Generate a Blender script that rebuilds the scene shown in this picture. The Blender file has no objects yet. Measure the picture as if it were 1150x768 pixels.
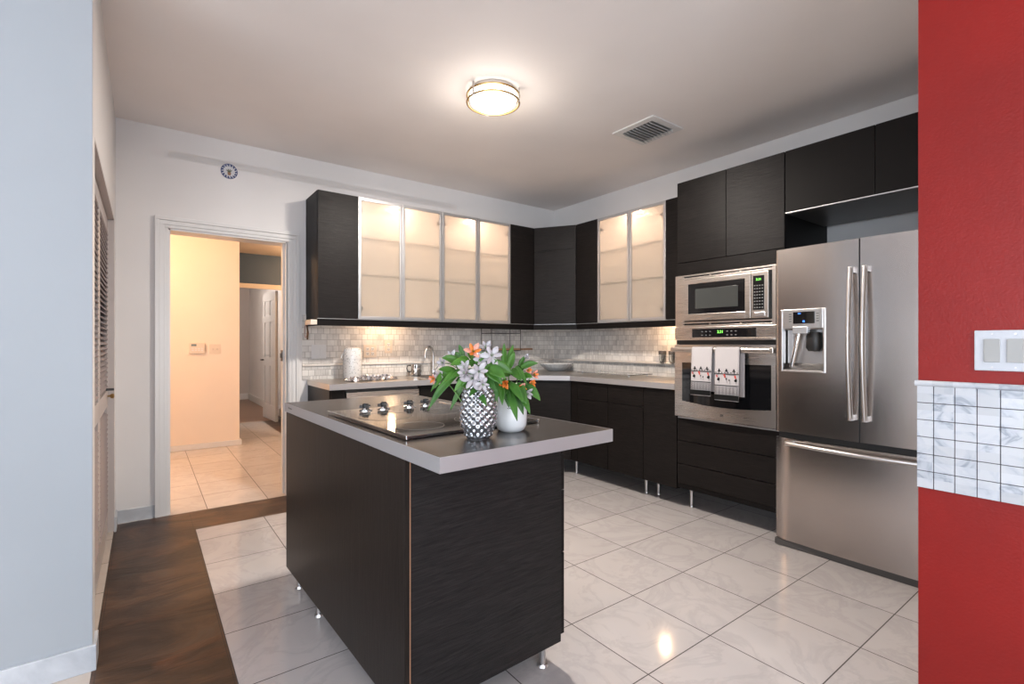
import bpy, bmesh, math, random
from mathutils import Vector, Matrix

# ------------------------------------------------------------------ scene, camera, world, light
SC = bpy.context.scene
COL = SC.collection
PI = math.pi
rnd = random.Random(7)

CAM_H = 1.22
YAW = math.radians(36.72)
cam_d = bpy.data.cameras.new('camera')
cam_d.sensor_width = 36.0
cam_d.lens = 554.0 / 1150.0 * 36.0
cam_d.shift_y = 1.5 / 1150.0
cam_d.clip_start = 0.05
cam = bpy.data.objects.new('camera', cam_d)
COL.objects.link(cam)
cam.location = (0, 0, CAM_H)
cam.rotation_euler = (PI / 2, 0, -YAW)
SC.camera = cam

world = bpy.data.worlds.new('daylight')
SC.world = world
world.use_nodes = True
wbg = world.node_tree.nodes['Background']
wbg.inputs['Color'].default_value = (0.78, 0.88, 1.0, 1)
wbg.inputs['Strength'].default_value = 8.0

SC.view_settings.view_transform = 'Standard'
SC.view_settings.look = 'None'
SC.view_settings.gamma = 1.0
SC.view_settings.use_curve_mapping = False
SC.view_settings.exposure = 0.0
SC.cycles.use_denoising = True
SC.cycles.max_bounces = 9
SC.cycles.diffuse_bounces = 5
SC.cycles.glossy_bounces = 5
SC.cycles.transmission_bounces = 8
SC.cycles.transparent_max_bounces = 10
SC.cycles.sample_clamp_indirect = 6.0
SC.cycles.caustics_reflective = False
SC.cycles.caustics_refractive = False

CAB_LAMP_W = 3.0          # lamps inside the glass cupboards
UNDER_LAMP_W = 3.6        # lamps under the wall cupboards
HALL_LAMP_W = 85.0
ROOM_LAMP_W = 70.0
CEIL_LAMP_W = 72.0


def light(name, kind, loc, power, color, size=0.05, rot=None, spot=None, parent=None, blend=0.6):
    d = bpy.data.lights.new(name, kind)
    d.energy = power
    d.color = color
    if kind == 'AREA':
        d.size = size
    else:
        d.shadow_soft_size = size
    if kind == 'SPOT':
        d.spot_size = spot
        d.spot_blend = blend
    o = bpy.data.objects.new(name, d)
    COL.objects.link(o)
    o.location = loc
    if rot:
        o.rotation_euler = rot
    if parent is not None:
        o.parent = parent
    return o


def portal(loc, rot, sx, sy):
    d = bpy.data.lights.new('window_daylight', 'AREA')
    d.shape = 'RECTANGLE'
    d.size = sx
    d.size_y = sy
    d.cycles.is_portal = True
    o = bpy.data.objects.new('window_daylight', d)
    COL.objects.link(o)
    o.location = loc
    o.rotation_euler = rot


# daylight enters through two glazed openings of the living area behind the camera
portal((-0.8, -3.25, 1.2), (PI / 2, 0, 0), 3.6, 2.2)
portal((-3.25, -0.5, 1.3), (PI / 2, 0, -PI / 2), 3.0, 1.9)

# sun added through the rear opening; its floor bounce brightens the ceiling
sun = light('sun', 'SUN', (0, -6, 5), 16.0, (1.0, 0.93, 0.84), 0.01, (math.radians(40), 0, math.radians(-8)))
sun.data.angle = 0.01

# ------------------------------------------------------------------ key positions (metres)
CEIL = 2.75
YB = 4.28        # kitchen back wall
XR = 3.80        # kitchen right wall
XL = -0.155      # closet wall
YN = 2.437       # near left wall
XRED = 1.884     # red wall
YRED = 0.463
CT = 0.92        # worktop height
XF = 3.17        # base and tall cabinet fronts, right run
YF = 3.69        # base cabinet fronts, back run
UYF = 3.93       # wall cupboard fronts, back run
UXF = 3.455      # wall cupboard fronts, right run
UB, UT = 1.415, 2.405


# ------------------------------------------------------------------ materials
def mat(name, base=(0.8, 0.8, 0.8), rough=0.5, metal=0.0, spec=0.5, coat=0.0, ior=None):
    m = bpy.data.materials.new(name)
    m.use_nodes = True
    b = m.node_tree.nodes['Principled BSDF']
    b.inputs['Base Color'].default_value = (*base, 1)
    b.inputs['Roughness'].default_value = rough
    b.inputs['Metallic'].default_value = metal
    b.inputs['Specular IOR Level'].default_value = spec
    b.inputs['Coat Weight'].default_value = coat
    b.inputs['Coat Roughness'].default_value = 0.05
    if ior:
        b.inputs['IOR'].default_value = ior
    return m


class NT:
    """small helper round a node tree"""
    def __init__(s, m):
        s.m = m
        s.t = m.node_tree
        s.b = s.t.nodes.get('Principled BSDF')

    def n(s, typ, **kw):
        x = s.t.nodes.new(typ)
        for k, v in kw.items():
            setattr(x, k, v)
        return x

    def l(s, a, b):
        s.t.links.new(a, b)

    def coord(s, scale=(1, 1, 1), loc=(0, 0, 0), rot=(0, 0, 0)):
        tc = s.n('ShaderNodeTexCoord')
        mp = s.n('ShaderNodeMapping')
        mp.inputs['Scale'].default_value = scale
        mp.inputs['Location'].default_value = loc
        mp.inputs['Rotation'].default_value = rot
        s.l(tc.outputs['Object'], mp.inputs['Vector'])
        return mp.outputs['Vector']

    def noise(s, vec, scale, detail=3, rough=0.5, dist=0.0):
        x = s.n('ShaderNodeTexNoise')
        x.inputs['Scale'].default_value = scale
        x.inputs['Detail'].default_value = detail
        x.inputs['Roughness'].default_value = rough
        x.inputs['Distortion'].default_value = dist
        s.l(vec, x.inputs['Vector'])
        return x.outputs['Fac']

    def ramp(s, fac, stops):
        r = s.n('ShaderNodeValToRGB')
        e = r.color_ramp.elements
        while len(e) < len(stops):
            e.new(0.5)
        for i, (p, c) in enumerate(stops):
            e[i].position = p
            e[i].color = (*c, 1) if len(c) == 3 else c
        s.l(fac, r.inputs['Fac'])
        return r.outputs['Color']

    def math(s, op, a, b=None, clamp=False):
        x = s.n('ShaderNodeMath', operation=op)
        x.use_clamp = clamp
        for i, v in enumerate((a, b)):
            if v is None:
                continue
            if isinstance(v, (int, float)):
                x.inputs[i].default_value = v
            else:
                s.l(v, x.inputs[i])
        return x.outputs[0]

    def mix(s, fac, a, b, typ='MIX'):
        x = s.n('ShaderNodeMix', data_type='RGBA', blend_type=typ)
        for sock, v in ((x.inputs[0], fac), (x.inputs[6], a), (x.inputs[7], b)):
            if isinstance(v, (int, float)):
                sock.default_value = v
            elif isinstance(v, tuple):
                sock.default_value = (*v, 1) if len(v) == 3 else v
            else:
                s.l(v, sock)
        return x.outputs[2]

    def bump(s, h, strength=0.2, dist=0.01):
        x = s.n('ShaderNodeBump')
        x.inputs['Strength'].default_value = strength
        x.inputs['Distance'].default_value = dist
        s.l(h, x.inputs['Height'])
        s.l(x.outputs['Normal'], s.b.inputs['Normal'])

    def base(s, c):
        s.l(c, s.b.inputs['Base Color'])

    def rough(s, v):
        s.l(v, s.b.inputs['Roughness'])


def paint(name, col, rough=0.55, bump=0.05, var=0.03):
    m = mat(name, col, rough, spec=0.35)
    k = NT(m)
    v = k.coord()
    big = k.noise(v, 1.3, 3)
    lo = tuple(c * (1 - var) for c in col)
    hi = tuple(min(1, c * (1 + var)) for c in col)
    k.base(k.ramp(big, [(0.35, lo), (0.65, hi)]))
    k.bump(k.noise(v, 180, 2), bump, 0.002)
    return m


M = {}
M['wall'] = paint('wall_paint', (0.74, 0.72, 0.71))
M['wall_near_skylit'] = paint('near_wall_skylight_tint', (0.36, 0.385, 0.41))  # white wall; the bluish, dimmer skylight cast is put into this colour
M['ceiling'] = paint('ceiling_paint', (0.86, 0.81, 0.78), 0.7)
M['hall'] = paint('hall_paint', (0.80, 0.70, 0.60))
M['navy'] = paint('dark_slate_paint', (0.045, 0.075, 0.12))
M['trim'] = mat('white_gloss_trim', (0.70, 0.69, 0.68), 0.3)
M['cream_trim'] = mat('cream_trim', (0.62, 0.55, 0.46), 0.4)

# red paint with roller texture
m = mat('red_wall_paint', (0.30, 0.012, 0.009), 0.40, spec=0.3)
k = NT(m)
v = k.coord()
k.base(k.ramp(k.noise(v, 2.2, 4), [(0.3, (0.20, 0.008, 0.006)), (0.7, (0.26, 0.010, 0.007))]))
k.bump(k.noise(v, 140, 3), 0.35, 0.002)
M['red'] = m


def floor_tile(name, x0, y0, p, light_c, dark_c, rough=0.10):
    m = mat(name, light_c, rough, spec=0.5, coat=0.0)
    k = NT(m)
    tc = k.n('ShaderNodeTexCoord')
    sep = k.n('ShaderNodeSeparateXYZ')
    k.l(tc.outputs['Object'], sep.inputs[0])
    xs = k.math('DIVIDE', k.math('SUBTRACT', sep.outputs['X'], x0 - 40 * p), p)
    ys = k.math('DIVIDE', k.math('SUBTRACT', sep.outputs['Y'], y0 - 40 * p), p)
    dx = k.math('PINGPONG', xs, 0.5)
    dy = k.math('PINGPONG', ys, 0.5)
    d = k.math('MINIMUM', dx, dy)
    grout = k.math('LESS_THAN', d, 0.0030 / p * 0.5 + 0.0016)
    # every tile its own shade and veining
    cx = k.math('FLOOR', xs)
    cy = k.math('FLOOR', ys)
    comb = k.n('ShaderNodeCombineXYZ')
    k.l(cx, comb.inputs[0]); k.l(cy, comb.inputs[1])
    wn = k.n('ShaderNodeTexWhiteNoise', noise_dimensions='3D')
    k.l(comb.outputs[0], wn.inputs['Vector'])
    off = k.n('ShaderNodeVectorMath', operation='MULTIPLY_ADD')
    k.l(wn.outputs['Color'], off.inputs[0])
    off.inputs[1].default_value = (7, 7, 7)
    k.l(tc.outputs['Object'], off.inputs[2])
    veins = k.noise(off.outputs[0], 3.2, 5, 0.62, 1.2)
    vein_line = k.math('ABSOLUTE', k.math('SUBTRACT', veins, 0.5))
    cloud = k.noise(off.outputs[0], 2.0, 3, 0.5, 0.6)
    body = k.ramp(cloud, [(0.35, tuple(c * 0.93 for c in light_c)), (0.65, light_c)])
    vcol = k.ramp(vein_line, [(0.0, dark_c), (0.06, light_c)])
    c = k.mix(0.30, body, vcol)
    shade = k.math('ADD', k.math('MULTIPLY', wn.outputs['Value'], 0.07), 0.95)
    hs = k.n('ShaderNodeHueSaturation')
    k.l(shade, hs.inputs['Value']); k.l(c, hs.inputs['Color'])
    k.base(k.mix(grout, hs.outputs[0], (0.055, 0.045, 0.04)))
    k.rough(k.math('ADD', k.math('MULTIPLY', grout, 0.6), rough))
    k.bump(k.math('SUBTRACT', 1.0, grout), 0.3, 0.002)
    return m


M['tile'] = floor_tile('white_marble_floor_tile', 0.27, 1.157, 0.4065, (0.52, 0.485, 0.475), (0.36, 0.335, 0.34))
M['hall_tile'] = floor_tile('hall_floor_tile', 0.375, 4.25, 0.4065, (0.60, 0.56, 0.54), (0.46, 0.42, 0.40))

m = mat('brown_slate_floor', (0.06, 0.04, 0.03), 0.40, spec=0.35)
k = NT(m)
v = k.coord((1.0, 1.7, 1.0), rot=(0, 0, 0.2))
n1 = k.noise(v, 2.3, 9, 0.60, 1.0)
n2 = k.noise(k.coord((1, 2.2, 1)), 1.6, 4, 0.6, 0.8)
c = k.ramp(n1, [(0.28, (0.016, 0.010, 0.007)), (0.47, (0.046, 0.025, 0.015)), (0.60, (0.090, 0.045, 0.024)), (0.78, (0.075, 0.058, 0.044))])
rust = k.ramp(n2, [(0.60, (0, 0, 0)), (0.70, (1, 1, 1))])
c = k.mix(k.math('MULTIPLY', rust, 0.35), c, (0.24, 0.075, 0.022))
tc = k.n('ShaderNodeTexCoord'); sep = k.n('ShaderNodeSeparateXYZ')
k.l(tc.outputs['Object'], sep.inputs[0])
jy = k.math('PINGPONG', k.math('DIVIDE', k.math('ADD', sep.outputs['Y'], 40.0 + 0.03), 0.4065), 0.5)
jx = k.math('PINGPONG', k.math('DIVIDE', k.math('ADD', sep.outputs['X'], 0.4065 * 40 - 0.262), 0.4065), 0.5)
j = k.math('LESS_THAN', k.math('MINIMUM', jx, jy), 0.004)
c = k.mix(k.math('MULTIPLY', j, 0.7), c, (0.02, 0.014, 0.011))
k.base(c)
k.bump(n1, 0.45, 0.012)
M['slate'] = m

m = mat('wood_floor', (0.2, 0.11, 0.06), 0.3)
k = NT(m)
k.base(k.ramp(k.noise(k.coord((1, 12, 1)), 4, 5), [(0.3, (0.16, 0.085, 0.05)), (0.7, (0.26, 0.15, 0.09))]))
M['wood_floor'] = m


def black_oak(name, horiz=True, a=(0.006, 0.005, 0.0048), b=(0.018, 0.015, 0.0138), bump=0.35, rough=0.34, seed=0.0):
    m = mat(name, a, rough, spec=0.10)
    k = NT(m)
    sc = (1.6, 1.6, 22.0) if horiz else (22.0, 22.0, 1.2)
    v = k.coord(sc, loc=(seed, seed * 1.7, seed * 2.3))
    n1 = k.noise(v, 2.6, 6, 0.62, 2.2)
    fine = k.noise(k.coord(((6, 6, 160) if horiz else (160, 160, 6)), loc=(seed, 0, 0)), 3.0, 3, 0.6)
    f = k.math('ADD', k.math('MULTIPLY', n1, 0.65), k.math('MULTIPLY', fine, 0.35))
    k.base(k.ramp(f, [(0.32, a), (0.66, b)]))
    k.bump(f, bump, 0.004)
    return m


M['oak'] = black_oak('black_brown_oak')
M['oak_v'] = black_oak('black_brown_oak_upright', False, (0.009, 0.007, 0.006), (0.024, 0.018, 0.015), 0.2)
M['oak_side'] = mat('black_brown_board', (0.007, 0.0058, 0.0055), 0.45, spec=0.12)
M['oak_grey'] = black_oak('black_brown_oak_worn', True, (0.009, 0.008, 0.008), (0.026, 0.023, 0.022), 0.35, 0.36)


def steel(name, col=(0.56, 0.52, 0.49), rough=0.27, horiz=False, bump=0.03, metal=1.0, streak=0.10):
    m = mat(name, col, rough, metal)
    k = NT(m)
    sc = (2, 2, 300) if horiz else (300, 300, 2)
    n = k.noise(k.coord(sc), 1.5, 2, 0.5)
    big = k.noise(k.coord(), 2.2, 3, 0.5, 0.4)
    k.rough(k.math('ADD', k.math('MULTIPLY', n, streak), k.math('ADD', k.math('MULTIPLY', big, 0.08), rough - streak * 0.5 - 0.04)))
    k.bump(n, bump, 0.001)
    return m


M['fridge'] = steel('brushed_steel_upright', (0.50, 0.455, 0.43), 0.22, False, 0.012, 1.0, 0.05)
M['steel'] = steel('brushed_steel', (0.62, 0.57, 0.53), 0.28, True)
M['top_steel'] = steel('steel_worktop', (0.62, 0.56, 0.50), 0.30, True, 0.02)
# worktop grain lies flat, so streak along x
m = M['top_steel']
M['island_top'] = mat('dark_worktop_laminate', (0.034, 0.027, 0.023), 0.26, spec=0.8)
M['edge_steel'] = steel('steel_worktop_edge', (0.40, 0.385, 0.39), 0.38, True, 0.02, metal=0.45)
M['chrome'] = mat('chrome', (0.78, 0.77, 0.76), 0.08, 1.0)
M['satin'] = mat('satin_metal', (0.60, 0.58, 0.57), 0.3, 1.0)
M['alu'] = mat('aluminium_frame', (0.55, 0.55, 0.56), 0.38, 0.9)
M['black_glass'] = mat('black_glass', (0.006, 0.006, 0.007), 0.05, spec=0.6)
M['cook_glass'] = mat('cooktop_glass', (0.030, 0.026, 0.023), 0.06, spec=0.9, ior=1.75)
M['ring'] = mat('burner_print', (0.012, 0.011, 0.010), 0.10, spec=0.7)
M['ring_line'] = mat('burner_line', (0.16, 0.15, 0.14), 0.3)
M['black'] = mat('black_plastic', (0.012, 0.012, 0.012), 0.4)
M['dark_grey'] = mat('dark_grey_plastic', (0.06, 0.055, 0.052), 0.45)
M['mid_glass'] = mat('microwave_screen', (0.055, 0.058, 0.055), 0.18)
M['grey_btn'] = mat('grey_print', (0.22, 0.22, 0.21), 0.4)
M['white'] = mat('white_plastic', (0.74, 0.73, 0.72), 0.35)
M['ivory'] = mat('ivory_plastic', (0.72, 0.62, 0.52), 0.4)
M['switch'] = mat('switch_rocker', (0.34, 0.34, 0.33), 0.35)
M['ceramic'] = mat('white_ceramic', (0.80, 0.80, 0.80), 0.15, coat=0.4)
M['ink'] = mat('ink', (0.012, 0.012, 0.012), 0.8, spec=0.05)
M['inner'] = mat('cupboard_lining', (0.86, 0.80, 0.75), 0.5)
M['raw_edge'] = mat('raw_chipboard_edge', (0.32, 0.17, 0.09), 0.6)
M['brass'] = mat('brass', (0.42, 0.28, 0.12), 0.3, 1.0)
M['rubber'] = mat('rubber_foot', (0.02, 0.02, 0.02), 0.6)
M['pine'] = mat('paddle_wood', (0.22, 0.12, 0.06), 0.5)
M['strap'] = mat('leather_strap', (0.09, 0.045, 0.02), 0.6)
M['closet'] = mat('closet_dark', (0.10, 0.09, 0.09), 0.7)
M['louvre'] = mat('louvre_painted_shade', (0.24, 0.20, 0.20), 0.45)  # shadow on the slats is put into this colour, darker than the frame
M['shutter'] = mat('louver_paint', (0.50, 0.45, 0.43), 0.4)


def emit(name, col, s):
    m = bpy.data.materials.new(name)
    m.use_nodes = True
    b = m.node_tree.nodes['Principled BSDF']
    b.inputs['Base Color'].default_value = (*col, 1)
    b.inputs['Emission Color'].default_value = (*col, 1)
    b.inputs['Emission Strength'].default_value = s
    return m


M['lamp'] = emit('ceiling_lamp_glass', (1.0, 0.90, 0.78), 6.0)
M['puck'] = emit('halogen_puck', (1.0, 0.72, 0.42), 30.0)
M['led_green'] = emit('green_display', (0.25, 1.0, 0.12), 1.6)
M['led_blue'] = emit('blue_display', (0.05, 0.22, 1.0), 2.0)

# frosted door glass: half lets light scatter through, half clear
m = bpy.data.materials.new('frosted_glass')
m.use_nodes = True
t = m.node_tree
t.nodes.remove(t.nodes['Principled BSDF'])
out = t.nodes['Material Output']
tl = t.nodes.new('ShaderNodeBsdfTranslucent'); tl.inputs['Color'].default_value = (0.93, 0.90, 0.84, 1)
rf = t.nodes.new('ShaderNodeBsdfTransparent'); rf.inputs['Color'].default_value = (0.93, 0.91, 0.90, 1)
df = t.nodes.new('ShaderNodeBsdfDiffuse'); df.inputs['Color'].default_value = (0.62, 0.60, 0.56, 1)
gl = t.nodes.new('ShaderNodeBsdfGlossy'); gl.inputs['Roughness'].default_value = 0.25
gl.inputs['Color'].default_value = (0.8, 0.8, 0.8, 1)
m1 = t.nodes.new('ShaderNodeMixShader'); m1.inputs[0].default_value = 0.56
m2 = t.nodes.new('ShaderNodeMixShader'); m2.inputs[0].default_value = 0.10
m3 = t.nodes.new('ShaderNodeMixShader'); m3.inputs[0].default_value = 0.05
t.links.new(tl.outputs[0], m1.inputs[1]); t.links.new(rf.outputs[0], m1.inputs[2])
t.links.new(m1.outputs[0], m2.inputs[1]); t.links.new(df.outputs[0], m2.inputs[2])
t.links.new(m2.outputs[0], m3.inputs[1]); t.links.new(gl.outputs[0], m3.inputs[2])
t.links.new(m3.outputs[0], out.inputs[0])
M['frost'] = m


def glass(name, col=(1, 1, 1), rough=0.02, bump=None):
    m = mat(name, col, rough)
    b = m.node_tree.nodes['Principled BSDF']
    b.inputs['Transmission Weight'].default_value = 1.0
    b.inputs['IOR'].default_value = 1.48
    return m


M['glass'] = glass('clear_glass', (0.95, 0.97, 0.96))
M['shelf_edge'] = mat('shelf_edge', (0.05, 0.05, 0.04), 0.5, spec=0.2)
m = bpy.data.materials.new('shelf_glass')
m.use_nodes = True
t = m.node_tree
tr_ = t.nodes.new('ShaderNodeBsdfTransparent'); tr_.inputs['Color'].default_value = (0.97, 0.97, 0.96, 1)
mx = t.nodes.new('ShaderNodeMixShader'); mx.inputs[0].default_value = 0.06
t.links.new(tr_.outputs[0], mx.inputs[1]); t.links.new(t.nodes['Principled BSDF'].outputs[0], mx.inputs[2])
t.links.new(mx.outputs[0], t.nodes['Material Output'].inputs[0])
M['shelf_glass'] = m
# silvered pressed glass of the vase
m = mat('silvered_glass', (0.42, 0.43, 0.45), 0.10, 0.8)
m.node_tree.nodes['Principled BSDF'].inputs['Transmission Weight'].default_value = 0.2
M['vase'] = m


def mosaic(name, sx, ox=0.0):
    """tumbled marble mosaic: small blocks of mixed size with light grout"""
    m = mat(name, (0.6, 0.56, 0.52), 0.42)
    k = NT(m)
    tc = k.n('ShaderNodeTexCoord')
    sep = k.n('ShaderNodeSeparateXYZ')
    k.l(tc.outputs['Object'], sep.inputs[0])
    comb = k.n('ShaderNodeCombineXYZ')
    k.l(sep.outputs[sx], comb.inputs[0]); k.l(sep.outputs['Z'], comb.inputs[1])

    def brick(w, h, off, seedloc, sq=1.0, sqf=2):
        mp = k.n('ShaderNodeMapping'); mp.inputs['Location'].default_value = seedloc
        k.l(comb.outputs[0], mp.inputs['Vector'])
        b = k.n('ShaderNodeTexBrick')
        b.offset = off; b.offset_frequency = 2; b.squash = sq; b.squash_frequency = sqf
        k.l(mp.outputs[0], b.inputs['Vector'])
        b.inputs['Color1'].default_value = (0, 0, 0, 1)
        b.inputs['Color2'].default_value = (1, 1, 1, 1)
        b.inputs['Mortar'].default_value = (0.5, 0.5, 0.5, 1)
        b.inputs['Scale'].default_value = 1.0
        b.inputs['Mortar Size'].default_value = 0.0018
        b.inputs['Mortar Smooth'].default_value = 0.3
        b.inputs['Brick Width'].default_value = w
        b.inputs['Row Height'].default_value = h
        return b
    A = brick(0.050, 0.050, 0.5, (0.013 + ox, 0.0, 0), 2.0, 3)
    B = brick(0.025, 0.050, 0.0, (0.0, 0.0, 0))
    sel = k.n('ShaderNodeTexWhiteNoise', noise_dimensions='3D')
    cell = k.n('ShaderNodeVectorMath', operation='SNAP')
    k.l(comb.outputs[0], cell.inputs[0]); cell.inputs[1].default_value = (0.10, 0.05, 1)
    k.l(cell.outputs[0], sel.inputs['Vector'])
    pick = k.math('GREATER_THAN', sel.outputs['Value'], 0.82)
    val = k.mix(pick, A.outputs['Color'], B.outputs['Color'])
    mort = k.math('ADD', k.math('MULTIPLY', A.outputs['Fac'], k.math('SUBTRACT', 1.0, pick)), k.math('MULTIPLY', B.outputs['Fac'], pick))
    n = k.noise(tc.outputs['Object'], 9, 5, 0.6, 0.8)
    n2 = k.noise(tc.outputs['Object'], 40, 4, 0.6)
    f = k.math('ADD', k.math('ADD', k.math('MULTIPLY', n, 0.55), k.math('MULTIPLY', val, 0.32)), k.math('MULTIPLY', n2, 0.15))
    c = k.ramp(f, [(0.22, (0.44, 0.42, 0.40)), (0.42, (0.64, 0.61, 0.58)), (0.62, (0.76, 0.73, 0.69)), (0.8, (0.84, 0.81, 0.77))])
    k.base(k.mix(mort, c, (0.40, 0.37, 0.34)))
    k.bump(k.math('SUBTRACT', k.math('MULTIPLY', n2, 0.3), mort), 0.5, 0.003)
    return m


M['mosaic_x'] = mosaic('marble_mosaic_back', 'X')
M['mosaic_y'] = mosaic('marble_mosaic_right', 'Y')

# white marble squares on the red wall
m = mat('white_marble_squares', (0.7, 0.72, 0.75), 0.22)
k = NT(m)
tc = k.n('ShaderNodeTexCoord')
sn = k.n('ShaderNodeVectorMath', operation='SNAP')
k.l(tc.outputs['Object'], sn.inputs[0]); sn.inputs[1].default_value = (10.0, 0.0475, 0.051)
wn = k.n('ShaderNodeTexWhiteNoise', noise_dimensions='3D')
k.l(sn.outputs[0], wn.inputs['Vector'])
of = k.n('ShaderNodeVectorMath', operation='MULTIPLY_ADD')
k.l(wn.outputs['Color'], of.inputs[0]); of.inputs[1].default_value = (9, 9, 9); k.l(tc.outputs['Object'], of.inputs[2])
n = k.noise(of.outputs[0], 7, 4, 0.55, 1.2)
line = k.math('ABSOLUTE', k.math('SUBTRACT', n, 0.42))
c = k.ramp(line, [(0.0, (0.33, 0.36, 0.41)), (0.045, (0.49, 0.52, 0.57)), (0.12, (0.56, 0.58, 0.61))])
hs = k.n('ShaderNodeHueSaturation')
k.l(k.math('ADD', k.math('MULTIPLY', wn.outputs['Value'], 0.20), 0.84), hs.inputs['Value']); k.l(c, hs.inputs['Color'])
k.base(hs.outputs[0])
M['marble'] = m
M['grout'] = mat('dark_grout', (0.075, 0.055, 0.06), 0.8)
m = mat('grey_marble_base', (0.55, 0.57, 0.60), 0.3)
k = NT(m)
k.base(k.ramp(k.noise(k.coord(), 6, 5, 0.6, 1.0), [(0.3, (0.42, 0.44, 0.47)), (0.7, (0.60, 0.62, 0.65))]))
M['base_tile'] = m

# speckled canister
m = mat('speckled_ceramic', (0.75, 0.73, 0.71), 0.2, coat=0.3)
k = NT(m)
vv = k.n('ShaderNodeTexVoronoi'); vv.inputs['Scale'].default_value = 70
k.l(k.coord(), vv.inputs['Vector'])
sp = k.math('LESS_THAN', vv.outputs['Distance'], 0.28)
k.base(k.mix(k.math('MULTIPLY', sp, k.noise(k.coord(), 14, 2)), (0.75, 0.73, 0.71), (0.10, 0.08, 0.09)))
M['speckle'] = m

m = mat('leaf', (0.05, 0.16, 0.02), 0.38, spec=0.4)
k = NT(m)
k.base(k.ramp(k.noise(k.coord(), 9, 3), [(0.32, (0.020, 0.085, 0.010)), (0.68, (0.075, 0.21, 0.022))]))
m.node_tree.nodes['Principled BSDF'].inputs['Subsurface Weight'].default_value = 0.0
M['leaf'] = m
M['stem'] = mat('flower_stem', (0.09, 0.20, 0.04), 0.5)
M['petal'] = mat('white_petal', (0.42, 0.38, 0.40), 0.5)
M['petal_o'] = mat('orange_petal', (0.72, 0.20, 0.03), 0.5)
M['petal_p'] = mat('pink_petal', (0.70, 0.32, 0.24), 0.5)


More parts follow.
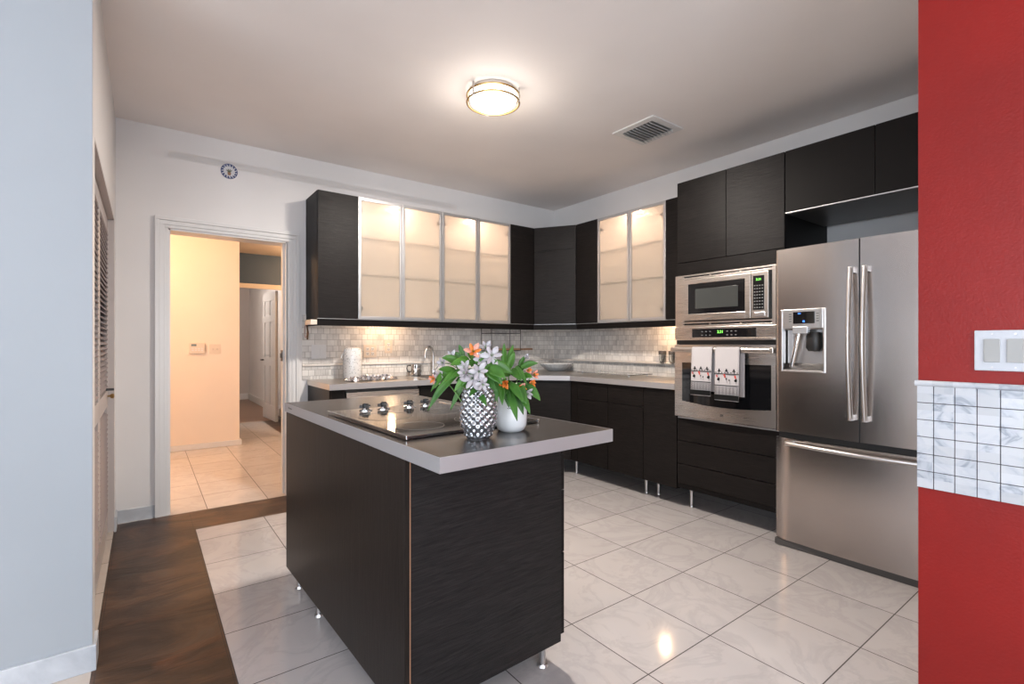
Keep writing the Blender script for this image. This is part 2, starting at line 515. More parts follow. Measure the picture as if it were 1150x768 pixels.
# ------------------------------------------------------------------ mesh builder
class MB:
    def __init__(s):
        s.bm = bmesh.new()

    def _post(s, vs, mtx):
        if mtx is not None:
            bmesh.ops.transform(s.bm, matrix=mtx, verts=vs)

    def box(s, x0, x1, y0, y1, z0, z1, bev=0.0, mi=0, mtx=None):
        if x1 < x0: x0, x1 = x1, x0
        if y1 < y0: y0, y1 = y1, y0
        if z1 < z0: z0, z1 = z1, z0
        r = bmesh.ops.create_cube(s.bm, size=1.0)
        vs = r['verts']
        bmesh.ops.scale(s.bm, vec=(x1 - x0, y1 - y0, z1 - z0), verts=vs)
        bmesh.ops.translate(s.bm, vec=((x0 + x1) / 2, (y0 + y1) / 2, (z0 + z1) / 2), verts=vs)
        fs = list({f for v in vs for f in v.link_faces})
        if mi:
            for f in fs: f.material_index = mi
        if bev > 0:
            es = list({e for v in vs for e in v.link_edges})
            rr = bmesh.ops.bevel(s.bm, geom=es, offset=bev, segments=2, affect='EDGES', profile=0.6, material=mi if mi else -1)
            vs = list({v for f in rr['faces'] for v in f.verts} | {v for v in vs if v.is_valid})
        s._post(vs, mtx)
        return s

    def cyl(s, x, y, z0, z1, r, seg=24, r2=None, mtx=None, mi=0, bev=0):
        rr = bmesh.ops.create_cone(s.bm, cap_ends=True, segments=seg, radius1=r, radius2=r if r2 is None else r2, depth=z1 - z0)
        vs = rr['verts']
        bmesh.ops.translate(s.bm, vec=(x, y, (z0 + z1) / 2), verts=vs)
        for f in {f for v in vs for f in v.link_faces}:
            f.material_index = mi
            if len(f.verts) == 4: f.smooth = True
        s._post(vs, mtx)
        return s

    def lathe(s, prof, x=0, y=0, z=0, seg=40, disp=None, mtx=None, sx=1.0, sy=1.0, close=False):
        rows = []
        allv = []
        for i, (r, h) in enumerate(prof):
            row = []
            for j in range(seg):
                a = 2 * PI * j / seg
                rr = r + (disp(a, h, i) if disp else 0)
                vtx = s.bm.verts.new((x + rr * math.cos(a) * sx, y + rr * math.sin(a) * sy, z + h))
                row.append(vtx); allv.append(vtx)
            rows.append(row)
        for i in range(len(rows) - 1):
            for j in range(seg):
                f = s.bm.faces.new((rows[i][j], rows[i][(j + 1) % seg], rows[i + 1][(j + 1) % seg], rows[i + 1][j]))
                f.smooth = True
        if prof[0][0] > 1e-5:
            s.bm.faces.new(list(reversed(rows[0])))
        if prof[-1][0] > 1e-5 and not close:
            s.bm.faces.new(rows[-1])
        s._post(allv, mtx)
        return s

    def tube(s, pts, r, seg=10, r_end=None, closed=False, mtx=None, flat=1.0):
        pts = [Vector(p) for p in pts]
        n = len(pts)
        rows = []
        allv = []
        up = Vector((0, 0, 1))
        prev = None
        for i, p in enumerate(pts):
            if closed:
                d = (pts[(i + 1) % n] - pts[i - 1]).normalized()
            else:
                d = (pts[min(i + 1, n - 1)] - pts[max(i - 1, 0)]).normalized()
            if prev is None:
                a = d.cross(up)
                if a.length < 0.05: a = d.cross(Vector((1, 0, 0)))
                a.normalize()
            else:
                a = (prev - d * prev.dot(d)).normalized()
            prev = a
            b = d.cross(a).normalized()
            rad = r if r_end is None else r + (r_end - r) * i / (n - 1)
            row = [s.bm.verts.new(p + a * math.cos(2 * PI * j / seg) * rad * flat + b * math.sin(2 * PI * j / seg) * rad) for j in range(seg)]
            rows.append(row); allv += row
        m_ = n if closed else n - 1
        for i in range(m_):
            A, B = rows[i], rows[(i + 1) % n]
            for j in range(seg):
                f = s.bm.faces.new((A[j], A[(j + 1) % seg], B[(j + 1) % seg], B[j]))
                f.smooth = True
        if not closed:
            s.bm.faces.new(list(reversed(rows[0]))); s.bm.faces.new(rows[-1])
        s._post(allv, mtx)
        return s

    def prism(s, poly, z0, z1, bev=0, mtx=None, mi=0):
        """poly in xy, extruded in z"""
        lo = [s.bm.verts.new((x, y, z0)) for x, y in poly]
        hi = [s.bm.verts.new((x, y, z1)) for x, y in poly]
        n = len(poly)
        fs = [s.bm.faces.new(list(reversed(lo))), s.bm.faces.new(hi)]
        for i in range(n):
            fs.append(s.bm.faces.new((lo[i], lo[(i + 1) % n], hi[(i + 1) % n], hi[i])))
        for f in fs: f.material_index = mi
        vs = lo + hi
        if bev:
            es = list({e for f in fs for e in f.edges})
            rr = bmesh.ops.bevel(s.bm, geom=es, offset=bev, segments=2, affect='EDGES')
            vs = list({v for f in rr['faces'] for v in f.verts} | {v for v in vs if v.is_valid})
        s._post(vs, mtx)
        return s

    def quad(s, pts, mi=0):
        f = s.bm.faces.new([s.bm.verts.new(p) for p in pts])
        f.material_index = mi
        return s

    def build(s, name, material, parent=None, recalc=True, mats=None, loc=None):
        if recalc:
            bmesh.ops.recalc_face_normals(s.bm, faces=s.bm.faces)
        for e in s.bm.edges:
            if len(e.link_faces) == 2 and e.calc_face_angle(0) > 0.7:
                e.smooth = False
        me = bpy.data.meshes.new(name)
        s.bm.to_mesh(me)
        s.bm.free()
        for mm in (mats or [material]):
            me.materials.append(mm)
        o = bpy.data.objects.new(name, me)
        COL.objects.link(o)
        if parent is not None:
            o.parent = parent
        if loc is not None:
            o.location = loc
        return o


def thing(name, label, cat, loc=(0, 0, 0), rz=0.0, group=None):
    o = bpy.data.objects.new(name, None)
    o.empty_display_size = 0.1
    COL.objects.link(o)
    o.location = loc
    o.rotation_euler = (0, 0, rz)
    o['label'] = label
    o['category'] = cat
    if group: o['group'] = group
    return o


def tag(o, label, cat, group=None):
    o['label'] = label
    o['category'] = cat
    if group: o['group'] = group
    return o


def struct(name, mb, m, parent=None, mats=None):
    o = mb.build(name, m, parent, mats=mats)
    if parent is None: o['kind'] = 'structure'
    return o


def dup(root, loc=None, rz=None, label=None):
    def rec(o, par):
        c = o.copy()
        COL.objects.link(c)
        if par is not None:
            c.parent = par
        for ch in list(o.children):
            rec(ch, c)
        return c
    r = rec(root, None)
    if loc is not None: r.location = loc
    if rz is not None: r.rotation_euler = (0, 0, rz)
    if label: r['label'] = label
    return r


def text_mesh(name, body, size, m, parent, mtx, ext=0.0006, bold=False):
    c = bpy.data.curves.new('lettering', 'FONT')
    c.body = body
    c.size = size
    c.extrude = ext
    c.align_x = 'CENTER'; c.align_y = 'CENTER'
    o = bpy.data.objects.new('lettering', c)
    COL.objects.link(o)
    dg = bpy.context.evaluated_depsgraph_get()
    me = bpy.data.meshes.new_from_object(o.evaluated_get(dg))
    bpy.data.objects.remove(o)
    me.transform(mtx)
    me.materials.clear(); me.materials.append(m)
    r = bpy.data.objects.new(name, me)
    COL.objects.link(r)
    r.parent = parent
    return r


# local frame of things on the right run: local x -> world -y, local y -> world +x  (front faces local -y)
RZ_R = -PI / 2
FACE = Matrix.Rotation(PI / 2, 4, 'X')      # turns text in xy to stand in xz, facing -y

# ================================================================== STRUCTURE
# floor: marble tiles, slate border, hall tiles, wood beyond
f = MB()
def fl(x0, x1, y0, y1, mi):
    f.box(x0, x1, y0, y1, -0.06, 0.0, mi=mi)
fl(0.268, XR, -3.2, 3.83, 0)
fl(XL, 0.268, -3.2, 4.25, 1)
fl(0.268, XR, 3.83, 4.25, 1)
fl(-3.2, XL, -3.2, YN, 3)
fl(-0.9, XL, YN, 4.28, 3)
fl(-1.6, 1.49, 4.25, 8.15, 2)
fl(1.49, 2.4, 4.25, 8.55, 1)
fl(-1.6, 1.49, 8.15, 8.55, 2)
fl(-1.6, 2.4, 8.55, 13.0, 4)
M['stone_tile'] = floor_tile('beige_floor_tile', XL, 2.30, 0.4065, (0.50, 0.44, 0.39), (0.44, 0.38, 0.33), 0.25)
struct('floor', f, None, mats=[M['tile'], M['slate'], M['hall_tile'], M['stone_tile'], M['wood_floor']])

# ceiling of the open plan room
c = MB().box(-3.2, XR + 0.1, -3.2, YB, CEIL, CEIL + 0.1)
struct('ceiling', c, M['ceiling'])
c = MB().box(-1.6, 2.5, YB, 13.0, 2.545, 2.6)
struct('ceiling.001', c, M['hall'])

# back wall with doorway
DX0, DX1, DZ = 0.138, 0.923, 2.04
T = 0.14
w = MB()
w.box(XL - 0.9, DX0, YB, YB + T, 0, CEIL)
w.box(DX1, XR + 0.1, YB, YB + T, 0, CEIL)
w.box(DX0, DX1, YB, YB + T, DZ, CEIL)
struct('wall_back', w, M['wall'])
# right wall
struct('wall_right', MB().box(XR, XR + 0.1, -0.1, YB, 0, CEIL), M['wall'])
# closet wall with opening
w = MB()
w.box(XL - 0.10, XL, YN, YN + 0.09, 0, CEIL)
w.box(XL - 0.10, XL, 4.12, YB, 0, CEIL)
w.box(XL - 0.10, XL, YN + 0.09, 4.12, 2.03, CEIL)
struct('wall_left', w, M['wall'])
struct('wall_closet', MB().box(-0.95, -0.9, YN, YB, 0, CEIL).box(-0.9, XL - 0.10, YN + 0.0, YN + 0.02, 0, CEIL), M['closet'])
# near left wall facing the living area
struct('wall_near_left', MB().box(-3.2, XL, YN - 0.02, YN, 0, CEIL), M['wall_near_skylit'])
# red wall and its return
w = MB()
w.box(XRED, XRED + 0.11, -1.3, YRED, 0, CEIL)
struct('wall_red', w, M['red'])
struct('wall_right_rear', MB().box(XRED, XRED + 0.11, -3.2, -1.3, 0, CEIL), M['wall'])
struct('wall_alcove', MB().box(XRED + 0.11, XR, YRED - 0.1, YRED - 0.002, 0, CEIL), M['wall'])
# living area behind the camera
w = MB()
w.box(-3.3, -2.6, -3.3, -3.2, 0, CEIL).box(1.0, XRED + 0.11, -3.3, -3.2, 0, CEIL)
w.box(-2.6, 1.0, -3.3, -3.2, 2.3, CEIL).box(-2.6, 1.0, -3.3, -3.2, 0, 0.1)
struct('wall_rear', w, M['wall'])
w = MB()
w.box(-3.3, -3.2, -3.2, -2.0, 0, CEIL).box(-3.3, -3.2, 1.0, YN, 0, CEIL)
w.box(-3.3, -3.2, -2.0, 1.0, 2.25, CEIL).box(-3.3, -3.2, -2.0, 1.0, 0, 0.35)
struct('wall_far_left', w, M['wall'])


def window(n, w_, h_, z0, place):
    root = thing('window_%d' % n, '', '')
    del root['label']; del root['category']
    root['kind'] = 'structure'
    root.location, root.rotation_euler = place
    fr = MB()
    for x in (-w_ / 2, w_ / 2 - 0.06, -0.03):
        fr.box(x, x + 0.06, 0, 0.05, z0, z0 + h_, 0.004)
    fr.box(-w_ / 2, w_ / 2, 0, 0.05, z0, z0 + 0.06, 0.004).box(-w_ / 2, w_ / 2, 0, 0.05, z0 + h_ - 0.06, z0 + h_, 0.004)
    fr.build('window_frame', M['trim'], root)


window(1, 3.6, 2.2, 0.1, ((-0.8, -3.28, 0), (0, 0, 0)))
window(2, 3.0, 1.9, 0.35, ((-3.28, -0.5, 0), (0, 0, PI / 2)))

# hall walls
w = MB()
w.box(-1.6, 0.925, 6.75, 6.87, 0, 2.545)
struct('wall_hall', w, M['hall'])
w = MB()
w.box(-1.7, -1.6, YB + T, 6.87, 0, 2.545)
w.box(2.4, 2.5, YB + T, 8.25, 0, 2.545)
w.box(-0.4, -0.3, 6.87, 8.25, 0, 2.545)
struct('wall_hall_side', w, M['hall'])
# far wall of the hall: dark panel over a white cased opening
w = MB()
w.box(-0.4, 1.0, 8.15, 8.25, 0, 2.545)
w.box(1.70, 2.4, 8.15, 8.25, 0, 2.545)
w.box(1.0, 1.70, 8.15, 8.25, 2.06, 2.545)
struct('wall_hall_end', w, M['navy'])
struct('trim_1', MB().box(0.95, 1.74, 8.11, 8.15, 2.03, 2.10, 0.004).box(1.685, 1.76, 8.11, 8.15, 0, 2.10, 0.004).box(0.90, 1.0, 8.11, 8.15, 0, 2.10, 0.004), M['cream_trim'])
# room beyond
struct('wall_far_room', MB().box(0.0, 2.0, 12.1, 12.2, 0, 2.545).box(-0.1, 0.0, 8.25, 12.2, 0, 2.545), paint('far_wall_paint', (0.55, 0.50, 0.47)))
struct('wall_far_room_right', MB().box(1.85, 1.95, 8.25, 12.1, 0, 2.545), M['wall'])
struct('baseboard_far', MB().box(1.82, 1.85, 8.3, 12.1, 0, 0.13, 0.004).box(0, 1.85, 12.07, 12.1, 0, 0.13, 0.004), M['trim'])
# doorway casing (stepped moulding) and jambs
def casing(mb, x0, x1, zt, y, wd=0.078):
    for k_, (a, b, d) in enumerate(((0, 0.022, 0.014), (0.018, 0.052, 0.020), (0.048, wd, 0.030))):
        a_ = a if k_ == 0 else a + 0.004
        mb.box(x0 - b, x0 - a_, y - d, y, 0, zt + a_, 0.002)
        mb.box(x1 + a_, x1 + b, y - d, y, 0, zt + a_, 0.002)
        a = a_
        mb.box(x0 - b, x1 + b, y - d, y, zt + a, zt + b, 0.003)
cs = MB()
casing(cs, DX0, DX1 + 0.015, DZ, YB)
struct('trim_2', cs, M['trim'])
j = MB()
j.box(DX0, DX0 + 0.012, YB, YB + T + 0.03, 0, DZ)
j.box(DX1 - 0.006, DX1 + 0.006, YB, YB + T + 0.03, 0, DZ)
j.box(DX1 - 0.020, DX1 - 0.006, YB + 0.05, YB + 0.10, 0, DZ - 0.012)
j.box(DX0, DX1, YB, YB + T + 0.03, DZ - 0.012, DZ)
jt = struct('trim_3', j, M['trim'])
lp = MB().box(DX1 - 0.026, DX1 - 0.020, YB + 0.045, YB + 0.095, 1.075, 1.165, 0.003)
lp.box(DX1 - 0.034, DX1 - 0.026, YB + 0.055, YB + 0.085, 1.10, 1.14, 0.003)
lp.build('latch', M['dark_grey'], jt)
# baseboards
b = MB()
b.box(XL, 0.06, YB - 0.012, YB, 0, 0.085, 0.002)
struct('baseboard_back', b, M['base_tile'])
b = MB()
b.box(-3.2, XL + 0.001, YN - 0.032, YN - 0.02, 0, 0.095, 0.002)
b.box(XL, XL + 0.012, YN - 0.032, YN + 0.09, 0, 0.095, 0.002)
b.box(XL, XL + 0.012, 4.09, YB - 0.012, 0, 0.095, 0.002)
struct('baseboard_left', b, M['base_tile'])
struct('baseboard_hall', MB().box(-1.6, 0.945, 6.72, 6.75, 0, 0.06, 0.003).box(0.925, 0.945, 6.75, 6.87, 0, 0.06, 0.003), M['trim'])

# louvred bifold door of the closet
ld = bpy.data.objects.new('door_2', None); COL.objects.link(ld); ld['kind'] = 'structure'
ld.location = (-0.20, YN + 0.10, 0.0)
for q in range(2):
    y0 = q * 0.79 + 0.004
    y1 = y0 + 0.782
    fr = MB()
    fr.box(-0.014, 0.014, y0, y0 + 0.06, 0.02, 2.01, 0.003).box(-0.014, 0.014, y1 - 0.06, y1, 0.02, 2.01, 0.003)
    for z0, z1 in ((0.02, 0.16), (0.82, 0.92), (1.93, 2.01)):
        fr.box(-0.014, 0.014, y0 + 0.05, y1 - 0.05, z0, z1, 0.003)
    lf = fr.build('door_leaf', M['shutter'], ld)
    sl = MB()
    z = 0.175
    while z < 1.92:
        if not (0.80 < z < 0.935):
            mt = Matrix.Translation((0, (y0 + y1) / 2, z)) @ Matrix.Rotation(math.radians(38), 4, 'Y')
            sl.box(-0.019, 0.019, -(y1 - y0) / 2 + 0.058, (y1 - y0) / 2 - 0.058, -0.0035, 0.0035, mtx=mt)
        z += 0.030
    sl.build('louvres', M['louvre'], lf)
kn = MB().lathe([(0.006, 0), (0.006, 0.014), (0.014, 0.02), (0.016, 0.028), (0.010, 0.036), (0, 0.037)], mtx=Matrix.Translation((0.012, 1.50, 0.885)) @ Matrix.Rotation(PI / 2, 4, 'Y'))
kn.build('door_knob', M['brass'], ld)
bt = MB().box(0.01, 0.05, 1.42, 1.44, 0.925, 0.94, 0.002)
bt.build('door_latch', M['dark_grey'], ld)
struct('trim_4', MB().box(XL - 0.1, XL, 4.085, 4.12, 0.0, 2.03).box(XL - 0.1, XL, YN + 0.09, 4.12, 2.015, 2.03), M['shutter'])
struct('trim_7', MB().box(XL - 0.07, XL - 0.0, YN + 0.02, 4.12, -0.01, 0.008, 0.002), M['stone_tile'])

# open six-panel door of the far room
dr = bpy.data.objects.new('door_1', None); COL.objects.link(dr); dr['kind'] = 'structure'
dr.location = (1.66, 8.27, 0)
dr.rotation_euler = (0, 0, math.radians(93))
d = MB()
DW = 0.76
xs_ = (0.0, 0.11, 0.34, 0.42, 0.65, DW)
zs_ = (0.01, 0.24, 0.86, 1.0, 1.56, 1.66, 1.90, 2.03)
for i in range(5):
    for jz in range(7):
        panel = i in (1, 3) and jz in (1, 3, 5)
        if panel:
            d.box(xs_[i], xs_[i + 1], 0.012, 0.028, zs_[jz], zs_[jz + 1])
            d.box(xs_[i] + 0.03, xs_[i + 1] - 0.03, 0.004, 0.036, zs_[jz] + 0.03, zs_[jz + 1] - 0.03, 0.006)
        else:
            d.box(xs_[i], xs_[i + 1], 0, 0.04, zs_[jz], zs_[jz + 1])
lf = d.build('door_leaf', M['trim'], dr)
MB().cyl(0, 0, 0, 0.05, 0.011, 12, mtx=Matrix.Translation((DW - 0.06, 0.04, 0.95)) @ Matrix.Rotation(-PI / 2, 4, 'X')).box(DW - 0.15, DW - 0.05, 0.075, 0.092, 0.94, 0.96, 0.004).build('door_handle', M['dark_grey'], dr)

# backsplash (tiles on the walls) with a pencil ledge
t = MB().box(1.04, XR - 0.008, YB - 0.009, YB, CT, 1.46)
struct('trim_5', t, M['mosaic_x'])
t = MB().box(XR - 0.009, XR, 2.20, YB - 0.009, CT, 1.46)
struct('trim_6', t, M['mosaic_y'])
t = MB().prism([(YB - 0.020, 1.040), (YB - 0.015, 1.044), (YB - 0.009, 1.044), (YB - 0.009, 1.028), (YB - 0.018, 1.030)], 1.04, XR - 0.04, mtx=Matrix(((0, 0, 1, 0), (1, 0, 0, 0), (0, 1, 0, 0), (0, 0, 0, 1))))
t.prism([(XR - 0.045, 1.040), (XR - 0.03, 1.046), (XR - 0.009, 1.046), (XR - 0.009, 1.026), (XR - 0.038, 1.026)], 2.20, YB - 0.009, mtx=Matrix(((1, 0, 0, 0), (0, 0, 1, 0), (0, 1, 0, 0), (0, 0, 0, 1))))
struct('trim_8', t, mat('pencil_ledge_marble', (0.66, 0.61, 0.57), 0.3))

# marble band on the red wall
g = MB().box(XRED - 0.006, XRED, -1.3, YRED + 0.001, 0.787, 1.093)
gr = struct('trim_9', g, M['grout'])
tl_ = MB()
pz = (1.093 - 0.787) / 6
y = YRED + 0.001
first = True
while y > -0.6:
    wd = 0.040 if first else 0.0475
    for r_ in range(6):
        tl_.box(XRED - 0.011, XRED - 0.004, y - wd + 0.0014, y - 0.0006, 0.787 + r_ * pz + 0.0010, 0.787 + (r_ + 1) * pz - 0.0010, 0.0008)
    y -= wd
    first = False
tl_.box(XRED - 0.011, XRED - 0.004, -1.3, y, 0.787, 1.093)
tl_.build('wall_tiles', M['marble'], gr)
cr = MB().tube([(XRED - 0.006, -1.3, 1.100), (XRED - 0.006, YRED + 0.006, 1.100)], 0.009, 12)
cr.build('chair_rail', M['marble'], gr)

# ================================================================== FIXTURES
# ceiling lamp
LX, LY = 1.70, 2.47
t = thing('ceiling_lamp', 'lit round white glass ceiling lamp with two thin metal rings', 'ceiling light', (LX, LY, CEIL))
MB().cyl(0, 0, -0.018, 0, 0.14, 40).build('base_plate', M['satin'], t)
MB().lathe([(0.0, -0.098), (0.06, -0.096), (0.11, -0.088), (0.137, -0.072), (0.142, -0.055), (0.142, -0.018)], seg=48).build('glass_shade', M['lamp'], t)
ringp = lambda r, z: [(r * math.cos(2 * PI * i / 48), r * math.sin(2 * PI * i / 48), z) for i in range(48)]
MB().tube(ringp(0.158, -0.030), 0.006, 8, closed=True).build('upper_ring', M['brass'], t)
MB().tube(ringp(0.158, -0.072), 0.006, 8, closed=True).build('lower_ring', M['brass'], t)
for i in range(3):
    a = math.radians(70 + 120 * i)
    MB().box(-0.008, 0.008, -0.003, 0.003, -0.080, 0.0, 0.001, mtx=Matrix.Translation((0.160 * math.cos(a), 0.160 * math.sin(a), 0)) @ Matrix.Rotation(a + PI / 2, 4, 'Z')).build('bracket', M['satin'], t)
lb_ = light('ceiling_lamp_bulb', 'AREA', (0, 0, -0.112), CEIL_LAMP_W, (1.0, 0.91, 0.82), 0.22, parent=t)
lb_.data.shape = 'DISK'
light('ceiling_lamp_bulb', 'POINT', (0, 0, -0.20), 7.0, (1.0, 0.90, 0.80), 0.14, parent=t)

# air vent
t = thing('ceiling_vent', 'rectangular grey metal air vent with angled slats in the ceiling', 'vent', (2.90, 2.26, CEIL))
v = MB()
for x0, x1, y0, y1 in ((-0.17, -0.12, -0.18, 0.18), (0.12, 0.17, -0.18, 0.18), (-0.12, 0.12, -0.18, -0.13), (-0.12, 0.12, 0.13, 0.18)):
    v.box(x0, x1, y0, y1, -0.010, 0, 0.002)
v.build('frame', M['trim'], t)
MB().box(-0.12, 0.12, -0.13, 0.13, -0.004, 0.0).build('backing', M['grey_btn'], t)
M['vent'] = mat('vent_slats', (0.62, 0.62, 0.62), 0.4)
for i in range(9):
    yy = -0.118 + i * 0.0295
    MB().box(-0.122, 0.122, -0.0155, 0.0155, -0.0012, 0.0012, mtx=Matrix.Translation((0, yy, -0.020)) @ Matrix.Rotation(math.radians(42), 4, 'X')).build('slat', M['vent'], t)

# small plaque above the doorway
t = thing('wall_plaque', 'small round blue and white ceramic plaque with a flower vase', 'wall decoration', (0.517, YB, 2.522))
FR = Matrix.Rotation(PI / 2, 4, 'X')
MB().cyl(0, 0, 0, 0.006, 0.054, 32, mtx=FR).build('disc', mat('plaque_white', (0.62, 0.62, 0.64), 0.3), t)
blue = mat('plaque_blue', (0.03, 0.05, 0.16), 0.4)
rg = MB()
for i in range(15):
    a = 2 * PI * i / 15
    rg.box(-0.0075, 0.0075, -0.005, 0.005, 0.006, 0.009, 0.001, mtx=FR @ Matrix.Rotation(a, 4, 'Z') @ Matrix.Translation((0.045, 0, 0)) @ Matrix.Rotation(0.6, 4, 'Z'))
rg.tube([(0.054 * math.cos(2 * PI * i / 40), 0.054 * math.sin(2 * PI * i / 40), 0.006) for i in range(40)], 0.0025, 6, closed=True, mtx=FR)
rg.build('rim_pattern', blue, t)
mo = MB().prism([(-0.009, -0.030), (0.009, -0.030), (0.013, -0.008), (-0.013, -0.008)], 0.006, 0.009, mtx=FR)
mo.build('painted_pot', mat('plaque_brown', (0.30, 0.17, 0.10), 0.5), t)
mo = MB()
for a in (-0.7, -0.2, 0.3, 0.8):
    mo.box(-0.003, 0.003, 0, 0.026, 0.006, 0.009, 0.001, mtx=FR @ Matrix.Translation((0, -0.010, 0)) @ Matrix.Rotation(a, 4, 'Z'))
mo.build('painted_flowers', mat('plaque_green', (0.10, 0.12, 0.07), 0.5), t)

# big switch plate on the red wall: local x -> world -y
t = thing('switch_plate', 'white double rocker switch plate on the red wall', 'light switch', (XRED, 0.336, 1.144), RZ_R)
MB().box(0, 0.165, -0.007, 0, 0, 0.112, 0.003).build('plate', mat('switch_white', (0.50, 0.52, 0.56), 0.3), t)
for x in (0.020, 0.066, 0.112):
    MB().box(x, x + 0.033, -0.011, -0.006, 0.024, 0.088, 0.0015).build('rocker', M['switch'], t)
for x in (0.0365, 0.0825, 0.1285):
    for z in (0.010, 0.102):
        MB().cyl(0, 0, 0, 0.0015, 0.0025, 10, mtx=Matrix.Translation((x, -0.007, z)) @ FR).build('screw', M['satin'], t)

# keypad and light switch in the hall
t = thing('alarm_keypad', 'white alarm keypad with small screen on the hall wall', 'keypad', (0.415, 6.75, 1.103))
MB().box(0, 0.152, -0.030, 0, 0, 0.122, 0.006).build('body', M['ivory'], t)
MB().box(0.018, 0.068, -0.033, -0.028, 0.085, 0.108, 0.001).build('screen', mat('lcd', (0.15, 0.20, 0.20), 0.2), t)
kb = MB()
for i in range(4):
    for q in range(2):
        kb.box(0.022 + i * 0.03, 0.042 + i * 0.03, -0.033, -0.028, 0.030 + q * 0.022, 0.042 + q * 0.022, 0.001)
kb.build('buttons', M['white'], t)
t = thing('hall_light_switch', 'ivory double toggle switch plate right of the alarm keypad', 'light switch', (0.615, 6.75, 1.098))
MB().box(0, 0.115, -0.006, 0, 0, 0.112, 0.002).build('plate', M['ivory'], t)
for x in (0.035, 0.078):
    MB().box(x - 0.005, x + 0.005, -0.018, -0.004, 0.045, 0.062, 0.001).build('toggle', M['cream_trim'], t)

# outlets and switch plates on the backsplash
YS = YB - 0.009
def plate(name, label, cat, x, z, gangs, kind):
    t = thing(name, label, cat, (x, YS, z))
    wd = 0.072 + 0.046 * (gangs - 1)
    MB().box(0, wd, -0.006, 0, 0, 0.116, 0.002).build('plate', M['ivory'] if kind != 'marble' else M['white'], t)
    for g_ in range(gangs):
        cx = 0.036 + 0.046 * g_
        if kind == 'marble':
            MB().box(cx - 0.016, cx + 0.016, -0.009, -0.005, 0.025, 0.091, 0.001).build('rocker', M['white'], t)
        else:
            for zz in (0.036, 0.078):
                MB().box(cx - 0.014, cx + 0.014, -0.008, -0.005, zz - 0.014, zz + 0.014, 0.002).build('socket', M['white'], t)
                MB().box(cx - 0.007, cx - 0.004, -0.0086, -0.007, zz - 0.005, zz + 0.006).box(cx + 0.004, cx + 0.007, -0.0086, -0.007, zz - 0.005, zz + 0.006).cyl(0, 0, 0, 0.001, 0.0025, 8, mtx=Matrix.Translation((cx, -0.0078, zz - 0.009)) @ FR).build('slots', M['ink'], t)
    return t
plate('switch_plate', 'white double switch plate on the backsplash nearest the doorway', 'light switch', 1.112, 1.092, 2, 'marble')
plate('outlet', 'double wall outlet plate between the canister and the single outlet', 'outlet', 1.550, 1.092, 2, 'outlet')
plate('outlet', 'single wall outlet plate under the lit spot on the backsplash', 'outlet', 1.745, 1.130, 1, 'outlet')


# ================================================================== WALL CUPBOARDS
def puck(parent, x, y, z, power, aim_down=True):
    MB().cyl(x, y, z - 0.012, z, 0.032, 20).build('lamp_housing', M['satin'], parent)
    MB().cyl(x, y, z - 0.0135, z - 0.012, 0.024, 20).build('lamp_lens', M['puck'], parent)
    light('cupboard_lamp', 'POINT', (x, y, z - 0.05), power, (1.0, 0.74, 0.56), 0.03, parent=parent)


def solid_cupboard(name, label, loc, rz, w_, depth, doormat, h=UT - UB, group=None):
    t = thing(name, label, 'cabinet', loc, rz, group)
    MB().box(0.0005, w_ - 0.0005, 0.020, depth, 0, h).build('body', M['oak_side'], t)
    MB().box(0.002, w_ - 0.002, 0, 0.019, 0.002, h - 0.002, 0.0012).build('door', doormat, t)
    return t


def glass_cupboard(name, label, loc, rz, w_, depth, h=UT - UB, lamp=True):
    t = thing(name, label, 'cabinet', loc, rz)
    s = 0.018
    b = MB()
    b.box(0.0005, s, 0.022, depth, 0, h).box(w_ - s, w_ - 0.0005, 0.022, depth, 0, h)
    b.box(s, w_ - s, 0.022, depth, 0, s).box(s, w_ - s, 0.022, depth, h - s, h).box(s, w_ - s, depth - 0.01, depth, s, h - s)
    b.build('body', M['inner'], t)
    for z in (h * 0.36, h * 0.665):
        MB().box(s + 0.001, w_ - s - 0.001, 0.0245, depth - 0.012, z, z + 0.007).box(s + 0.001, w_ - s - 0.001, 0.020, 0.0245, z - 0.001, z + 0.009, mi=1).build('glass_shelf', None, t, mats=[M['shelf_glass'], M['shelf_edge']])
    hw = w_ / 2
    for q in range(2):
        x0, x1 = q * hw + 0.0015, (q + 1) * hw - 0.0015
        fw = 0.022
        d = MB()
        d.box(x0, x0 + fw, 0, 0.019, 0.002, h - 0.002, 0.0015).box(x1 - fw, x1, 0, 0.019, 0.002, h - 0.002, 0.0015)
        d.box(x0 + fw - 0.002, x1 - fw + 0.002, 0.001, 0.018, 0.002, 0.002 + fw * 1.1, 0.001).box(x0 + fw - 0.002, x1 - fw + 0.002, 0.001, 0.018, h - 0.002 - fw * 1.1, h - 0.002, 0.001)
        dd = d.build('door', M['alu'], t)
        MB().box(x0 + fw - 0.004, x1 - fw + 0.004, 0.0085, 0.0115, fw, h - fw).build('frosted_pane', M['frost'], dd)
        for z in (0.09, h - 0.11):
            hx = (x1 - fw - 0.030) if q else (x0 + fw + 0.012)
            if (rz == 0):
                hx = (x1 - fw - 0.022) if q else (x0 + fw + 0.002)
            MB().cyl(0, 0, 0, 0.012, 0.014, 16, mtx=Matrix.Translation((hx + 0.008, 0.024, z)) @ FR).build('hinge', M['dark_grey'], dd)
    if lamp:
        puck(t, hw, depth * 0.42, h - s, CAB_LAMP_W)
    return t


